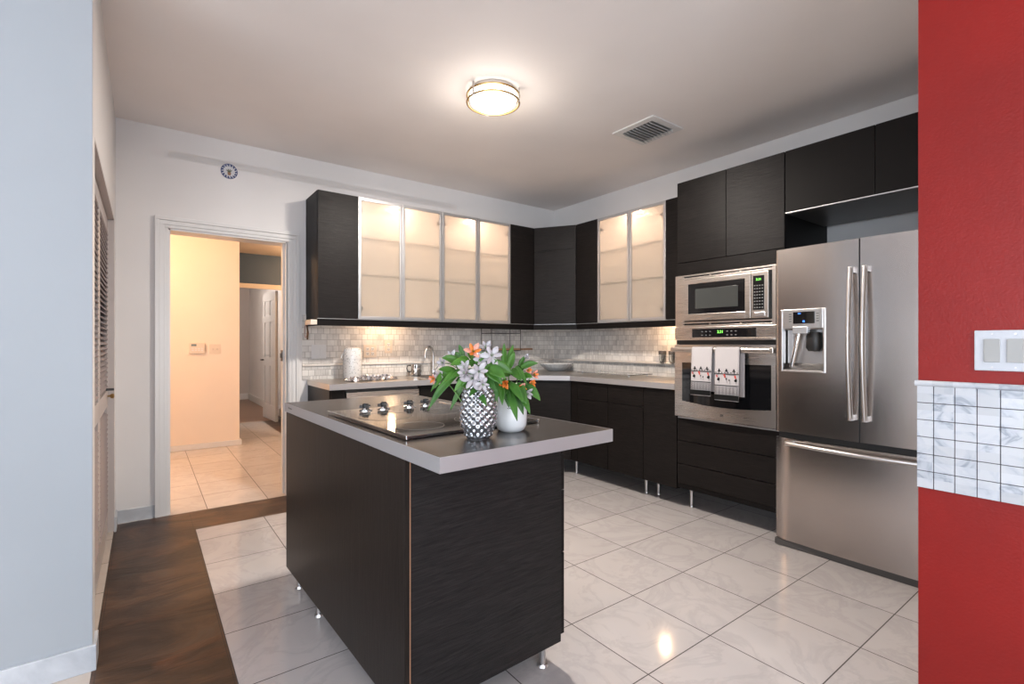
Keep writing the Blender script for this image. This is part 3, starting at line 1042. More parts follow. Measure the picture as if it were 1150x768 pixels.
UD = YB - UYF            # back run depth
UDR = XR - UXF
X1, X2, X3, X4, X5 = 1.070, 1.385, 2.150, 2.915, 3.215
solid_cupboard('wall_cabinet', 'dark oak wall cabinet at the left end beside the doorway', (X1, UYF, UB), 0, X2 - X1, UD, M['oak_grey'])
glass_cupboard('wall_cabinet', 'lit frosted glass wall cabinet left of the other on the back wall', (X2, UYF, UB), 0, X3 - X2, UD)
glass_cupboard('wall_cabinet', 'lit frosted glass wall cabinet above the sink, right one on the back wall', (X3, UYF, UB), 0, X4 - X3, UD)
solid_cupboard('wall_cabinet', 'narrow plain dark wall cabinet left of the angled corner cabinet', (X4, UYF, UB), 0, X5 - X4 - 0.004, UD, M['oak'])
YC = 3.565               # where the right run starts after the corner
t = thing('wall_cabinet', 'angled dark corner wall cabinet with a cracked veneer door', 'cabinet', (X5, UYF, UB))
dx, dy = UXF - X5, YC - UYF
hh = UT - UB
MB().prism([(0.012, 0.022), (dx + 0.022, dy + 0.010), (XR - X5, dy + 0.010), (XR - X5, UD), (0.012, UD)], 0, hh).build('body', M['oak_side'], t)
ang = math.atan2(dy, dx)
L = math.hypot(dx, dy)
mtx = Matrix.Rotation(ang, 4, 'Z')
dd = MB().box(0.002, L - 0.002, 0, 0.019, 0.002, hh - 0.002, 0.0012, mtx=mtx).build('door', M['oak_grey'], t)
ck = MB()
px_ = [0.02, 0.07, 0.12, 0.17, 0.22, 0.28, 0.34, 0.40, L - 0.02]
pz_ = [0.735, 0.742, 0.738, 0.752, 0.757, 0.748, 0.752, 0.760, 0.766]
ck.tube([(a, -0.0004, b) for a, b in zip(px_, pz_)], 0.0022, 5, mtx=mtx)
ck.tube([(a, -0.0004, b) for a, b in zip((0.18, 0.22, 0.27), (0.753, 0.738, 0.735))], 0.0016, 5, mtx=mtx)
ck.build('veneer_crack', M['black'], dd)

solid_cupboard('wall_cabinet', 'narrow plain dark wall cabinet right of the angled corner cabinet', (UXF, YC - 0.004, UB), RZ_R, 0.285, UDR, M['oak'])
Y1 = YC - 0.290
glass_cupboard('wall_cabinet', 'lit frosted glass wall cabinet on the right wall near the oven', (UXF, Y1, UB), RZ_R, 0.765, UDR)
Y2 = Y1 - 0.765
solid_cupboard('wall_cabinet', 'narrow plain dark wall cabinet squeezed beside the tall oven cabinet', (UXF, Y2, UB), RZ_R, Y2 - 2.202, UDR, M['oak'])

# light valance below the cupboards
hv = 0.056
t = thing('light_valance', 'black strip with thin silver edge below the wall cabinets', 'valance', (X1, UYF, UB))
v = MB()
a0 = 0.012
v.box(0, X5 - X1, a0, a0 + 0.02, -hv, -0.004)
v.box(0, 0.02, a0 + 0.02, UD, -hv, -0.004)
v.prism([(X5 - X1, a0), (UXF - X1 + a0 * 0.6, YC - UYF), (UXF - X1 + 0.03, YC - UYF + 0.005), (X5 - X1, a0 + 0.024)], -hv, -0.004)
v.box(UXF - X1 + a0, UXF - X1 + a0 + 0.02, 2.204 - UYF, YC - UYF, -hv, -0.004)
v.build('strip', M['oak_side'], t)
v = MB()
v.box(0.0, X5 - X1, -0.001, 0.03, -0.004, -0.0005)
v.prism([(X5 - X1, -0.001), (UXF - X1 - 0.001, YC - UYF), (UXF - X1 + 0.03, YC - UYF + 0.005), (X5 - X1, 0.03)], -0.004, -0.0005)
v.box(UXF - X1 - 0.001, UXF - X1 + 0.03, 2.204 - UYF, YC - UYF, -0.004, -0.0005)
v.build('silver_edge', M['alu'], t)

# lamps mounted below the cupboards
for (lx, ly, lab) in ((1.72, 4.05, 'small round lamp below the back wall cabinets, over the outlets'), (3.58, 2.60, 'small round lamp below the right wall cabinets, over the drinking glasses')):
    t = thing('under_cabinet_lamp', lab, 'lamp', (lx, ly, UB - 0.0045))
    MB().cyl(0, 0, -0.016, 0, 0.035, 24).build('housing', M['satin'], t)
    MB().cyl(0, 0, -0.018, -0.016, 0.026, 24).build('lens', M['puck'], t)
    light('under_cabinet_bulb', 'POINT', (0, 0, -0.045), UNDER_LAMP_W * (1.0 if ly > 3 else 1.6), (1.0, 0.66, 0.40), 0.03, None, None, t)

# ================================================================== BASE CABINETS, BACK RUN
BH = CT - 0.045          # underside of worktop
BZ = 0.14                # bottom of the carcass
def leg(parent, x, y, h, name='leg'):
    o = MB().cyl(x, y, 0.008, h, 0.013, 20).cyl(x, y, 0, 0.010, 0.021, 24, r2=0.018).build(name, M['satin'], parent)
    return o

def base_unit(name, label, loc, rz, w_, depth, fronts, legs=((0.05, 0.07),), doormat=None):
    t = thing(name, label, 'cabinet', loc, rz)
    MB().box(0.0005, w_ - 0.0005, 0.020, depth, BZ, BH - 0.001).build('body', M['oak_side'], t)
    for (z0, z1, kind) in fronts:
        MB().box(0.0018, w_ - 0.0018, 0, 0.019, z0 + 0.0015, z1 - 0.0015, 0.0012).build(kind, doormat or M['oak'], t)
    for lx_, ly_ in legs:
        leg(t, lx_, ly_, BZ)
    for lx_, ly_ in legs:
        leg(t, lx_, depth - 0.06, BZ)
    return t

DB = YB - YF - 0.001
t = thing('end_panel', 'dark end panel of the back base cabinets nearest the doorway', 'panel', (1.085, YF, 0))
MB().box(0, 0.020, -0.0, DB, 0.0, BH - 0.001, 0.001).build('side', M['oak_v'], t)
MB().box(0.020, 0.115, 0.0, 0.019, 0.02, BH - 0.001, 0.001).build('filler', M['oak'], t)
# dishwasher
t = thing('dishwasher', 'stainless steel dishwasher under the back worktop with bar handle', 'dishwasher', (1.203, YF - 0.012, 0))
MB().box(0.003, 0.597, 0.025, DB, 0.02, BH - 0.005).build('body', M['dark_grey'], t)
MB().box(0.004, 0.596, 0, 0.025, 0.12, 0.850, 0.003).build('door', M['steel'], t)
MB().box(0.004, 0.596, 0.03, 0.045, 0.0, 0.11).build('kick_plate', M['black'], t)
h = MB().tube([(0.04, -0.03, 0.80), (0.56, -0.03, 0.80)], 0.011, 12)
h.cyl(0, 0, 0, 0.03, 0.007, 10, mtx=Matrix.Translation((0.06, 0, 0.80)) @ FR).cyl(0, 0, 0, 0.03, 0.007, 10, mtx=Matrix.Translation((0.54, 0, 0.80)) @ FR)
h.build('handle', M['satin'], t)
base_unit('base_cabinet', 'wide dark base cabinet below the sink behind the island', (1.808, YF, 0), 0, 0.60, DB, ((BZ, BH, 'door'),), ((0.05, 0.07), (0.55, 0.07)))
base_unit('base_cabinet', 'dark base cabinet right of the sink cabinet, left of the corner', (2.410, YF, 0), 0, 0.42, DB, ((BZ, BH, 'door'),), ((0.05, 0.07),))
# angled corner base cabinet
BC0, BC1 = 2.832, 3.335   # x where back run ends, y where right run starts
t = thing('base_cabinet', 'angled dark corner base cabinet under the shallow bowl', 'cabinet', (BC0, YF, 0))
dx, dy = XF - BC0, BC1 - YF
MB().prism([(0.001, 0.025), (dx + 0.025, dy + 0.001), (XR - BC0 - 0.001, dy + 0.001), (XR - BC0 - 0.001, DB), (0.001, DB)], BZ, BH - 0.001).build('body', M['oak_side'], t)
L2 = math.hypot(dx, dy); a2 = math.atan2(dy, dx)
MB().box(0.004, L2 - 0.004, 0, 0.019, BZ + 0.0015, BH - 0.0015, 0.0012, mtx=Matrix.Rotation(a2, 4, 'Z')).build('door', M['oak'], t)
leg(t, dx + 0.11, dy + 0.04, BZ)
leg(t, 0.1, 0.1, BZ)

# right run
DR = XR - XF - 0.001
YT = 2.200               # left edge of the tall oven cabinet
yy = BC1 - 0.001
base_unit('base_cabinet', 'dark base cabinet with top drawer right of the corner cabinet', (XF, 3.254, 0), RZ_R, 0.370, DR, ((BZ, 0.715, 'door'), (0.715, BH, 'drawer')), ())
w_ = 3.334 - 3.255
MB_f = MB()
t = thing('filler_panel', 'thin dark filler strip between corner and drawer base cabinets', 'panel', (XF, 3.334, 0), RZ_R)
MB().box(0.001, w_, 0, 0.05, BZ, BH - 0.002, 0.001).build('strip', M['oak'], t)
base_unit('base_cabinet', 'dark base cabinet with top drawer, middle one on the right wall', (XF, 2.883, 0), RZ_R, 0.370, DR, ((BZ, 0.715, 'door'), (0.715, BH, 'drawer')), ((0.31, 0.12),))
base_unit('base_cabinet', 'full door dark base cabinet touching the tall oven cabinet', (XF, 2.512, 0), RZ_R, 0.308, DR, ((BZ, BH, 'door'),), ((0.02, 0.17),))

# worktop, one continuous L with an angled inner corner
t = thing('worktop', 'L-shaped stainless steel worktop with shiny front edge along both walls', 'worktop', (0, 0, 0))
ov = 0.028
poly = [(1.078, YB - 0.010), (1.078, YF - ov), (BC0 - 0.012, YF - ov), (XF - ov, BC1 - 0.012), (XF - ov, YT + 0.002), (XR - 0.010, YT + 0.002), (XR - 0.010, YB - 0.010)]
# sink cut-out is bridged by the sink flange
MB().prism(poly, CT - 0.042, CT, 0.0012).build('slab', M['top_steel'], t)
ed = MB()
pts = [(1.078, YF - ov), (BC0 - 0.012, YF - ov), (XF - ov, BC1 - 0.012), (XF - ov, YT + 0.002)]
ed.prism([pts[0], pts[1], pts[2], pts[3], (pts[3][0] - 0.0016, pts[3][1]), (pts[2][0] - 0.0016, pts[2][1] - 0.0008), (pts[1][0] - 0.0008, pts[1][1] - 0.0016), (pts[0][0], pts[0][1] - 0.0016)], CT - 0.043, CT + 0.0004)
ed.build('front_edge', M['edge_steel'], t)

# sink and tap
t = thing('sink', 'stainless steel sink set in the back worktop below the tap', 'sink', (1.90, YB - 0.52, CT))
s_ = MB()
s_.box(0, 0.56, 0, 0.018, 0, 0.006, 0.002).box(0, 0.56, 0.382, 0.40, 0, 0.006, 0.002).box(0, 0.018, 0.018, 0.382, 0, 0.006, 0.002).box(0.542, 0.56, 0.018, 0.382, 0, 0.006, 0.002)
s_.build('rim', M['chrome'], t)
MB().box(0.018, 0.542, 0.018, 0.382, 0.0005, 0.0018).build('basin', M['dark_grey'], t)
t = thing('tap', 'tall gooseneck chrome tap standing behind the sink', 'tap', (2.19, YB - 0.10, CT))
MB().cyl(0, 0, 0, 0.045, 0.024, 20).build('base', M['chrome'], t)
pts = [(0, 0, 0.04), (0, 0, 0.14)] + [(-0.052 + 0.052 * math.cos(a), -0.02 * (1 - math.cos(a)) , 0.185 + 0.085 * math.sin(a)) for a in [i * PI / 10 for i in range(11)]] + [(-0.105, -0.04, 0.165)]
MB().tube(pts, 0.0105, 12).build('spout', M['satin'], t)
MB().tube([(0.0, 0, 0.035), (0.03, -0.01, 0.07), (0.05, -0.015, 0.105)], 0.007, 8).build('lever', M['chrome'], t)
# little polished cup left of the tap
t = thing('metal_cup', 'small polished metal cup with dark handle beside the tap', 'cup', (2.00, YB - 0.12, CT + 0.0))
MB().lathe([(0.040, 0), (0.052, 0.01), (0.056, 0.05), (0.057, 0.105), (0.060, 0.108), (0.052, 0.106), (0.050, 0.03), (0, 0.012)], seg=32).build('body', M['chrome'], t)
MB().tube([(-0.054, 0, 0.10), (-0.080, 0, 0.098), (-0.088, 0, 0.075), (-0.080, 0, 0.045), (-0.056, 0, 0.04)], 0.006, 8).build('handle', M['black'], t)

# canister, foil tray
t = thing('canister', 'white speckled ceramic canister with domed lid near the doorway end', 'canister', (1.405, 4.13, CT))
MB().lathe([(0.066, 0), (0.074, 0.006), (0.075, 0.02), (0.075, 0.168)], seg=40).build('body', M['speckle'], t)
MB().lathe([(0.077, 0.1685), (0.077, 0.188), (0.075, 0.225), (0.066, 0.252), (0.045, 0.263), (0, 0.266)], seg=40).build('lid', M['speckle'], t)
MB().tube([(-0.073, 0, 0.22), (-0.090, 0, 0.20), (-0.092, 0, 0.17), (-0.0755, 0, 0.155)], 0.004, 8).build('clasp', M['satin'], t)
t = thing('crumpled_foil', 'crumpled silver foil sheet lying before the speckled canister', 'foil', (1.50, 3.90, CT))
fo = MB()
r2 = random.Random(4)
NX, NY = 26, 12
grid = [[None] * NY for _ in range(NX)]
for i in range(NX):
    for q in range(NY):
        u, v_ = i / (NX - 1), q / (NY - 1)
        edge = min(u, 1 - u, v_, 1 - v_)
        grid[i][q] = fo.bm.verts.new(((u - 0.5) * 0.44 + r2.uniform(-.004, .004), (v_ - 0.5) * 0.17 + r2.uniform(-.004, .004) + 0.06 * u, 0.003 + r2.random() ** 1.3 * 0.042 * min(1, edge * 6 + 0.25)))
for i in range(NX - 1):
    for q in range(NY - 1):
        fo.bm.faces.new((grid[i][q], grid[i + 1][q], grid[i + 1][q + 1], grid[i][q + 1]))
o = fo.build('sheet', mat('foil', (0.52, 0.50, 0.52), 0.25, 0.85), t)

# shallow bowl in the corner
t = thing('bowl', 'shallow white scalloped bowl standing in the worktop corner', 'bowl', (3.60, 4.02, CT))
MB().lathe([(0.085, 0), (0.095, 0.004), (0.15, 0.045), (0.178, 0.078), (0.172, 0.079), (0.142, 0.05), (0.09, 0.012), (0, 0.010)], seg=96,
           disp=lambda a, h_, i: (0.006 * math.cos(24 * a) * (h_ / 0.08)), sx=1.0, sy=1.0).build('body', M['ceramic'], t)
# glass board on feet
t = thing('glass_board', 'clear glass board on small metal feet on the right worktop', 'cutting board', (3.60, 3.50, CT), RZ_R)
MB().box(0, 0.66, -0.19, 0.12, 0.016, 0.022, 0.002).build('pane', M['glass'], t)
for x, y_ in ((0.04, -0.16), (0.62, -0.16), (0.04, 0.09), (0.62, 0.09)):
    MB().cyl(x, y_, 0, 0.016, 0.009, 12).cyl(x, y_, 0.022, 0.030, 0.009, 12).build('foot', M['satin'], t)
# two drinking glasses on the ledge
for i, (gy, lab) in enumerate(((2.760, 'small cut drinking glass on the tiled ledge, farther from oven'), (2.655, 'small cut drinking glass on the tiled ledge, nearer the oven'))):
    t = thing('drinking_glass', lab, 'glass', (XR - 0.046, gy, 1.0465), 0, None)
    MB().lathe([(0.020, 0), (0.024, 0.004), (0.030, 0.03), (0.033, 0.105), (0.031, 0.105), (0.0275, 0.035), (0.018, 0.012), (0, 0.010)], seg=28,
               disp=lambda a, h_, i: 0.0010 * math.cos(9 * a) * (1 if 0.01 < h_ < 0.08 else 0)).build('body', M['glass'], t)
    MB().lathe([(0.0335, 0.072), (0.0342, 0.080), (0.0346, 0.104), (0.0335, 0.1045)], seg=28, close=True).build('dark_band', M['dark_grey'], t)

# wire rack hung below the cupboards with a wooden paddle on it
t = thing('hanging_wire_shelf', 'metal wire shelf hanging below the wall cabinets above the tap', 'rack', (2.74, 4.10, 0))
wr = MB()
zt, zb = UB - 0.004, 1.145
for x in (0.0, 0.36):
    for y_ in (-0.09, 0.09):
        wr.tube([(x, y_, zt), (x, y_, zb)], 0.0035, 8)
    wr.tube([(x, -0.09, zt - 0.09), (x, 0.09, zt - 0.09)], 0.003, 8)
for y_ in (-0.09, 0.09):
    wr.tube([(0, y_, zb), (0.36, y_, zb)], 0.0035, 8)
    wr.tube([(0, y_, zt - 0.09), (0.36, y_, zt - 0.09)], 0.003, 8)
for i in range(13):
    wr.tube([(0.03 * i, -0.09, zb), (0.03 * i, 0.09, zb)], 0.0018, 6)
wr.build('wire_frame', M['dark_grey'], t)
t = thing('wooden_paddle', 'brown wooden serving paddle lying on the hanging wire shelf', 'cutting board', (2.80, 4.10, 1.150))
pd = [(0.0, -0.06), (0.03, -0.08), (0.30, -0.08), (0.36, -0.05), (0.40, -0.018), (0.52, -0.018), (0.53, 0.0), (0.52, 0.018), (0.40, 0.018), (0.36, 0.05), (0.30, 0.08), (0.03, 0.08), (0.0, 0.06)]
MB().prism(pd, 0, 0.018, 0.003).build('board', M['pine'], t)
# white transformer box and strap at the end of the cupboards
t = thing('power_box', 'small white box fixed at the end of the light valance', 'electrical box', (X1 - 0.001, 4.0, 1.365), RZ_R)
MB().box(-0.10, 0.06, -0.050, -0.0005, 0, 0.038, 0.003).build('case', M['ivory'], t)
t = thing('hanging_keychain', 'brown leather key strap hanging at the left cabinet end', 'key strap', (X1 - 0.012, 4.19, 1.37))
MB().tube([(0, 0, 0.03), (-0.004, -0.004, 0.0), (0.004, -0.010, -0.06), (0.0, -0.008, -0.12)], 0.010, 8, flat=0.5).build('strap', M['strap'], t)
MB().tube([(-0.012 + 0.010 * math.cos(a), -0.006, -0.055 + 0.05 * math.sin(a)) for a in [i * 2 * PI / 16 for i in range(16)]], 0.0025, 6, closed=True).build('key_ring', mat('copper_ring', (0.45, 0.22, 0.18), 0.4, 0.7), t)

# ================================================================== TALL OVEN CABINET
t = thing('tall_cabinet', 'tall dark oak cabinet housing the microwave and the wall oven', 'cabinet', (XF, YT, 0), RZ_R)
TW = 0.764
MB().box(0, 0.018, 0.02, DR, 0.155, UT).box(TW - 0.018, TW, 0.02, DR, 0.155, UT).box(0.018, TW - 0.018, 0.02, DR, UT - 0.018, UT).box(0.018, TW - 0.018, 0.02, DR, 0.155, 0.173).box(0.018, TW - 0.018, DR - 0.01, DR, 0.173, UT - 0.018).build('body', M['oak_side'], t)
MB().box(0.001, 0.381, 0, 0.019, 1.812, UT - 0.002, 0.0012).build('door', M['oak'], t)
MB().box(0.384, TW - 0.001, 0, 0.019, 1.812, UT - 0.002, 0.0012).build('door', M['oak_grey'], t)
MB().box(0.001, TW - 0.001, 0.004, 0.019, 1.722, 1.808, 0.001).build('rail', M['oak'], t)
for z0, z1 in ((0.190, 0.335), (0.338, 0.503), (0.506, 0.672)):
    MB().box(0.002, TW - 0.001, 0, 0.019, z0, z1 - 0.002, 0.0012).build('drawer', M['oak'], t)
MB().box(0.002, TW - 0.001, 0.004, 0.019, 0.155, 0.187, 0.001).build('plinth_strip', M['oak_side'], t)
leg(t, 0.045, 0.115, 0.155)
leg(t, TW - 0.05, 0.115, 0.155)
leg(t, 0.045, DR - 0.06, 0.155)

# microwave with trim kit (local origin at the bottom left of its opening)
t = thing('microwave', 'built-in stainless microwave with black window above the wall oven', 'microwave', (XF, YT, 1.340), RZ_R)
tr = MB()
tr.box(0.0, 0.064, -0.022, 0.0, 0.0, 0.372, 0.002).box(0.700, 0.762, -0.022, 0.0, 0.0, 0.372, 0.002)
tr.box(0.064, 0.700, -0.020, 0.0, 0.0, 0.010, 0.001).box(0.064, 0.700, -0.020, 0.0, 0.022, 0.034, 0.001)
tr.box(0.064, 0.700, -0.020, 0.0, 0.342, 0.353, 0.001).box(0.064, 0.700, -0.020, 0.0, 0.363, 0.372, 0.001)
for x in (0.27, 0.49):
    tr.box(x, x + 0.008, -0.020, 0.0, 0.008, 0.024).box(x, x + 0.008, -0.020, 0.0, 0.352, 0.364)
tr.build('trim_kit', M['steel'], t)
MB().box(0.064, 0.700, -0.006, 0.30, 0.002, 0.370).build('body', M['black'], t)
d_ = MB()
x0, x1, z0, z1 = 0.072, 0.570, 0.042, 0.336
wx0, wx1, wz0, wz1 = 0.114, 0.532, 0.088, 0.302
d_.box(x0, wx0, -0.036, -0.006, z0, z1, 0.003).box(wx1, x1, -0.036, -0.006, z0, z1, 0.003).box(wx0 - 0.003, wx1 + 0.003, -0.036, -0.006, z0, wz0, 0.002).box(wx0 - 0.003, wx1 + 0.003, -0.036, -0.006, wz1, z1, 0.002)
dd = d_.build('door', M['steel'], t)
MB().box(wx0 - 0.001, wx1 + 0.001, -0.032, -0.010, wz0 - 0.001, wz1 + 0.001).build('window', M['black_glass'], dd)
MB().box(0.170, 0.484, -0.0335, -0.031, 0.125, 0.264, 0.001).build('window_screen', M['mid_glass'], dd)
MB().box(0.574, 0.684, -0.036, -0.006, z0, z1, 0.002).build('control_housing', M['steel'], t)
cp = MB().box(0.587, 0.658, -0.039, -0.035, 0.094, 0.312, 0.001).build('control_panel', M['black_glass'], t)
text_mesh('clock_display', '2:31', 0.020, M['led_green'], cp, Matrix.Translation((0.624, -0.0395, 0.287)) @ FACE)
kp = MB()
for r_ in range(8):
    for c_ in range(4):
        kp.box(0.594 + c_ * 0.0165, 0.603 + c_ * 0.0165, -0.0396, -0.0385, 0.105 + r_ * 0.020, 0.112 + r_ * 0.020)
kp.build('buttons', M['grey_btn'], cp)
MB().box(0.600, 0.665, -0.042, -0.034, 0.052, 0.080, 0.003).build('open_button', M['satin'], t)

# wall oven
t = thing('wall_oven', 'stainless wall oven with black window and towel-hung bar handle', 'oven', (XF, YT, 0.672), RZ_R)
MB().box(0.02, TW - 0.02, -0.002, 0.55, 0.012, 0.665).build('body', M['dark_grey'], t)
pn = MB().box(0.0, TW - 0.002, -0.030, 0.0, 0.582, 0.666, 0.004)
pn.prism([(0.0, -0.030), (TW - 0.002, -0.030), (TW - 0.05, -0.038), (0.38, -0.044), (0.05, -0.038)], 0.570, 0.582)
pn.build('control_panel', M['steel'], t)
gp = MB().box(0.145, 0.605, -0.0335, -0.029, 0.590, 0.650, 0.002).build('control_glass', M['black_glass'], t)
text_mesh('clock_display', '2:31', 0.026, M['led_green'], gp, Matrix.Translation((0.360, -0.0338, 0.626)) @ FACE)
kp = MB()
for x in (0.225, 0.255, 0.285, 0.410, 0.440, 0.470):
    for z in (0.605, 0.630):
        kp.box(x - 0.006, x + 0.006, -0.0340, -0.0330, z - 0.003, z + 0.003)
kp.build('buttons', M['grey_btn'], gp)
MB().box(0.004, TW - 0.006, -0.010, 0.0, 0.540, 0.574).build('vent_gap', M['black'], t)
d_ = MB()
z0, z1 = 0.018, 0.538
wx0, wx1, wz0, wz1 = 0.082, 0.690, 0.130, 0.410
# door front gently bowed: built from upright strips
def bow(x):
    return -0.030 - 0.016 * (1 - ((x - TW / 2) / (TW / 2)) ** 2)
N = 24
for i in range(N):
    xa, xb = TW * i / N, TW * (i + 1) / N
    xa += 0.001 if i == 0 else 0
    xb -= 0.003 if i == N - 1 else 0
    ya, yb = bow(xa), bow(xb)
    def seg(za, zb, off=0.0, mb=None):
        mb = mb or d_
        P = [(xa, ya + off, za), (xb, yb + off, za), (xb, yb + off, zb), (xa, ya + off, zb)]
        Q = [(p[0], -0.004, p[2]) for p in P]
        V = [mb.bm.verts.new(p) for p in P] + [mb.bm.verts.new(p) for p in Q]
        for idx in ((0, 1, 2, 3), (7, 6, 5, 4), (0, 4, 5, 1), (3, 2, 6, 7), (1, 5, 6, 2), (0, 3, 7, 4)):
            fc = mb.bm.faces.new([V[q] for q in idx])
    if xb <= wx0 + 0.01 or xa >= wx1 - 0.01:
        seg(z0, z1)
    else:
        sag = 0.018 * (1 - ((xa - 0.386) / 0.31) ** 2)
        seg(z0, wz0 - sag)
        seg(wz1, z1)
dd = d_.build('door', M['steel'], t)
g_ = MB()
for i in range(N):
    xa, xb = TW * i / N, TW * (i + 1) / N
    if xb <= wx0 + 0.01 or xa >= wx1 - 0.01: continue
    P = [(xa, bow(xa) + 0.003, wz0 - 0.02), (xb, bow(xb) + 0.003, wz0 - 0.02), (xb, bow(xb) + 0.003, wz1 + 0.001), (xa, bow(xa) + 0.003, wz1 + 0.001)]
    Q = [(p[0], -0.008, p[2]) for p in P]
    V = [g_.bm.verts.new(p) for p in P] + [g_.bm.verts.new(p) for p in Q]
    for idx in ((0, 1, 2, 3), (7, 6, 5, 4), (0, 4, 5, 1), (3, 2, 6, 7), (1, 5, 6, 2), (0, 3, 7, 4)):
        g_.bm.faces.new([V[q] for q in idx])
g_.build('window', M['black_glass'], dd)
HZ = 0.503
h = MB()
hp = [(0.012, -0.080, HZ), (0.2, -0.088, HZ), (0.38, -0.090, HZ), (0.56, -0.088, HZ), (TW - 0.034, -0.080, HZ)]
h.tube(hp, 0.018, 14, flat=0.55)
h.box(0.004, 0.030, -0.090, -0.030, HZ - 0.018, HZ + 0.018, 0.004).box(TW - 0.052, TW - 0.026, -0.090, -0.030, HZ - 0.018, HZ + 0.018, 0.004)
h.build('handle', M['steel'], dd)
MB().box(0.368, 0.388, -0.0475, -0.0455, 0.060, 0.068).box(0.366, 0.390, -0.0475, -0.0455, 0.052, 0.057).build('badge', M['dark_grey'], dd)
MB().box(0.014, TW - 0.006, -0.012, 0.0, 0.001, 0.010).build('bottom_trim', M['alu'], t)

# tea towels over the oven handle
M['cloth'] = mat('tea_towel_cloth', (0.50, 0.47, 0.47), 0.85, spec=0.1)
kc = NT(M['cloth'])
kc.bump(kc.noise(kc.coord(), 300, 2), 0.4, 0.001)
M['comb_red'] = mat('towel_red', (0.55, 0.06, 0.04), 0.8)
def towel(x0, x1, zb, label, tilt=0.0):
    z_top = 0.672 + HZ + 0.0205
    t = thing('tea_towel', label, 'towel', (XF, YT, 0), RZ_R)
    w2 = x1 - x0
    zt = z_top
    cl = MB()
    # profile: front sheet, over the bar, back sheet (y, z)
    prof = [(-0.108, zb), (-0.106, zb + 0.1), (-0.105, zt - 0.02), (-0.102, zt - 0.006), (-0.092, zt), (-0.080, zt - 0.004), (-0.072, zt - 0.02), (-0.070, zt - 0.12), (-0.068, zb + 0.03)]
    n = 12
    rows = []
    for k_, (py, pz) in enumerate(prof):
        row = []
        for i in range(n + 1):
            u = i / n
            shift = 0.018 if k_ >= 6 else 0.0
            wob = 0.0025 * math.sin(u * 9 + x0 * 40) * (1 if pz < zt - 0.05 else 0.1)
            row.append(cl.bm.verts.new((x0 + w2 * u + shift + tilt * (zt - pz), py + wob, pz)))
        rows.append(row)
    for a, b_ in zip(rows, rows[1:]):
        for i in range(n):
            f_ = cl.bm.faces.new((a[i], a[i + 1], b_[i + 1], b_[i])); f_.smooth = True
    o = cl.build('cloth', M['cloth'], t, recalc=True)
    sm = o.modifiers.new('thickness', 'SOLIDIFY'); sm.thickness = 0.002; sm.offset = 0
    yf = -0.1115
    def xs(u, z): return x0 + w2 * u + tilt * (zt - z)
    # printed bands and roosters
    pb = MB()
    def band(za, zb_):
        pb.quad([(xs(0.01, za), yf, za), (xs(0.99, za), yf, za), (xs(0.99, zb_), yf, zb_), (xs(0.01, zb_), yf, zb_)])
    H = zt - zb
    b0 = zb + 0.004
    pb.box(xs(0.0, b0), xs(1.0, b0), yf - 0.0003, yf + 0.0012, b0, b0 + H * 0.10)
    for z in (zb + H * 0.285, zb + H * 0.50):
        pb.box(xs(0.0, z), xs(1.0, z), yf - 0.0003, yf + 0.0012, z - 0.0025, z + 0.0025)
    nd = 7
    for r_ in range(3):
        for i in range(nd):
            z = zb + H * (0.145 + 0.047 * r_)
            cx = xs((i + 0.5) / nd, z)
            q = 0.0078
            for (ax, az) in ((-1, 0), (0, -1), (1, 0), (0, 1)):
                pass
            # diamond outline
            pb.tube([(cx - q, yf, z), (cx, yf, z - q), (cx + q, yf, z), (cx, yf, z + q)], 0.0015, 4, closed=True)
    for i in range(3):
        z = zb + H * 0.555
        cx = xs(0.2 + 0.3 * i, z)
        pb.box(cx - 0.010, cx + 0.010, yf - 0.0003, yf + 0.0012, z - 0.004, z + 0.002)
        pb.box(cx - 0.004, cx + 0.004, yf - 0.0003, yf + 0.0012, z, z + 0.014)
    for i in range(8):
        z = zb + H * 0.525
        cx = xs((i + 0.5) / 8, z)
        pb.box(cx - 0.003, cx + 0.003, yf - 0.0003, yf + 0.0012, z - 0.003, z + 0.003)
    for (u, zz, s) in ((0.18, 0.40, 1), (0.50, 0.41, 0.45), (0.62, 0.39, 0.45), (0.88, 0.39, 1)):
        z = zb + H * zz
        cx = xs(u, z)
        bl = [(cx - 0.012 * s, z - 0.004), (cx - 0.004 * s, z - 0.010 * s), (cx + 0.006 * s, z - 0.012 * s), (cx + 0.010 * s, z + 0.002), (cx + 0.004 * s, z + 0.012 * s), (cx - 0.006 * s, z + 0.006 * s)]
        V = [pb.bm.verts.new((a, yf - 0.0003, b_)) for a, b_ in bl]
        pb.bm.faces.new(V)
        pb.tube([(cx, yf, z - 0.010 * s), (cx + 0.004, yf, z - 0.026)], 0.0008, 4)
    pb.build('printed_pattern', M['ink'], o)
    pr_ = MB()
    for (u, zz, s) in ((0.10, 0.455, 0.8), (0.42, 0.465, 1.2), (0.85, 0.45, 1.0)):
        z = zb + H * zz
        cx = xs(u, z)
        pr_.box(cx - 0.005 * s, cx + 0.005 * s, yf - 0.0005, yf + 0.001, z - 0.002, z + 0.010 * s)
        pr_.box(cx - 0.001, cx + 0.007 * s, yf - 0.0005, yf + 0.001, z - 0.010 * s, z - 0.002)
    pr_.build('red_print', M['comb_red'], o)
    return t
towel(0.190, 0.345, 0.862, 'left printed tea towel with rooster band on the oven handle', -0.03)
towel(0.365, 0.535, 0.842, 'right printed tea towel with rooster band, hanging lower on the oven handle', -0.01)

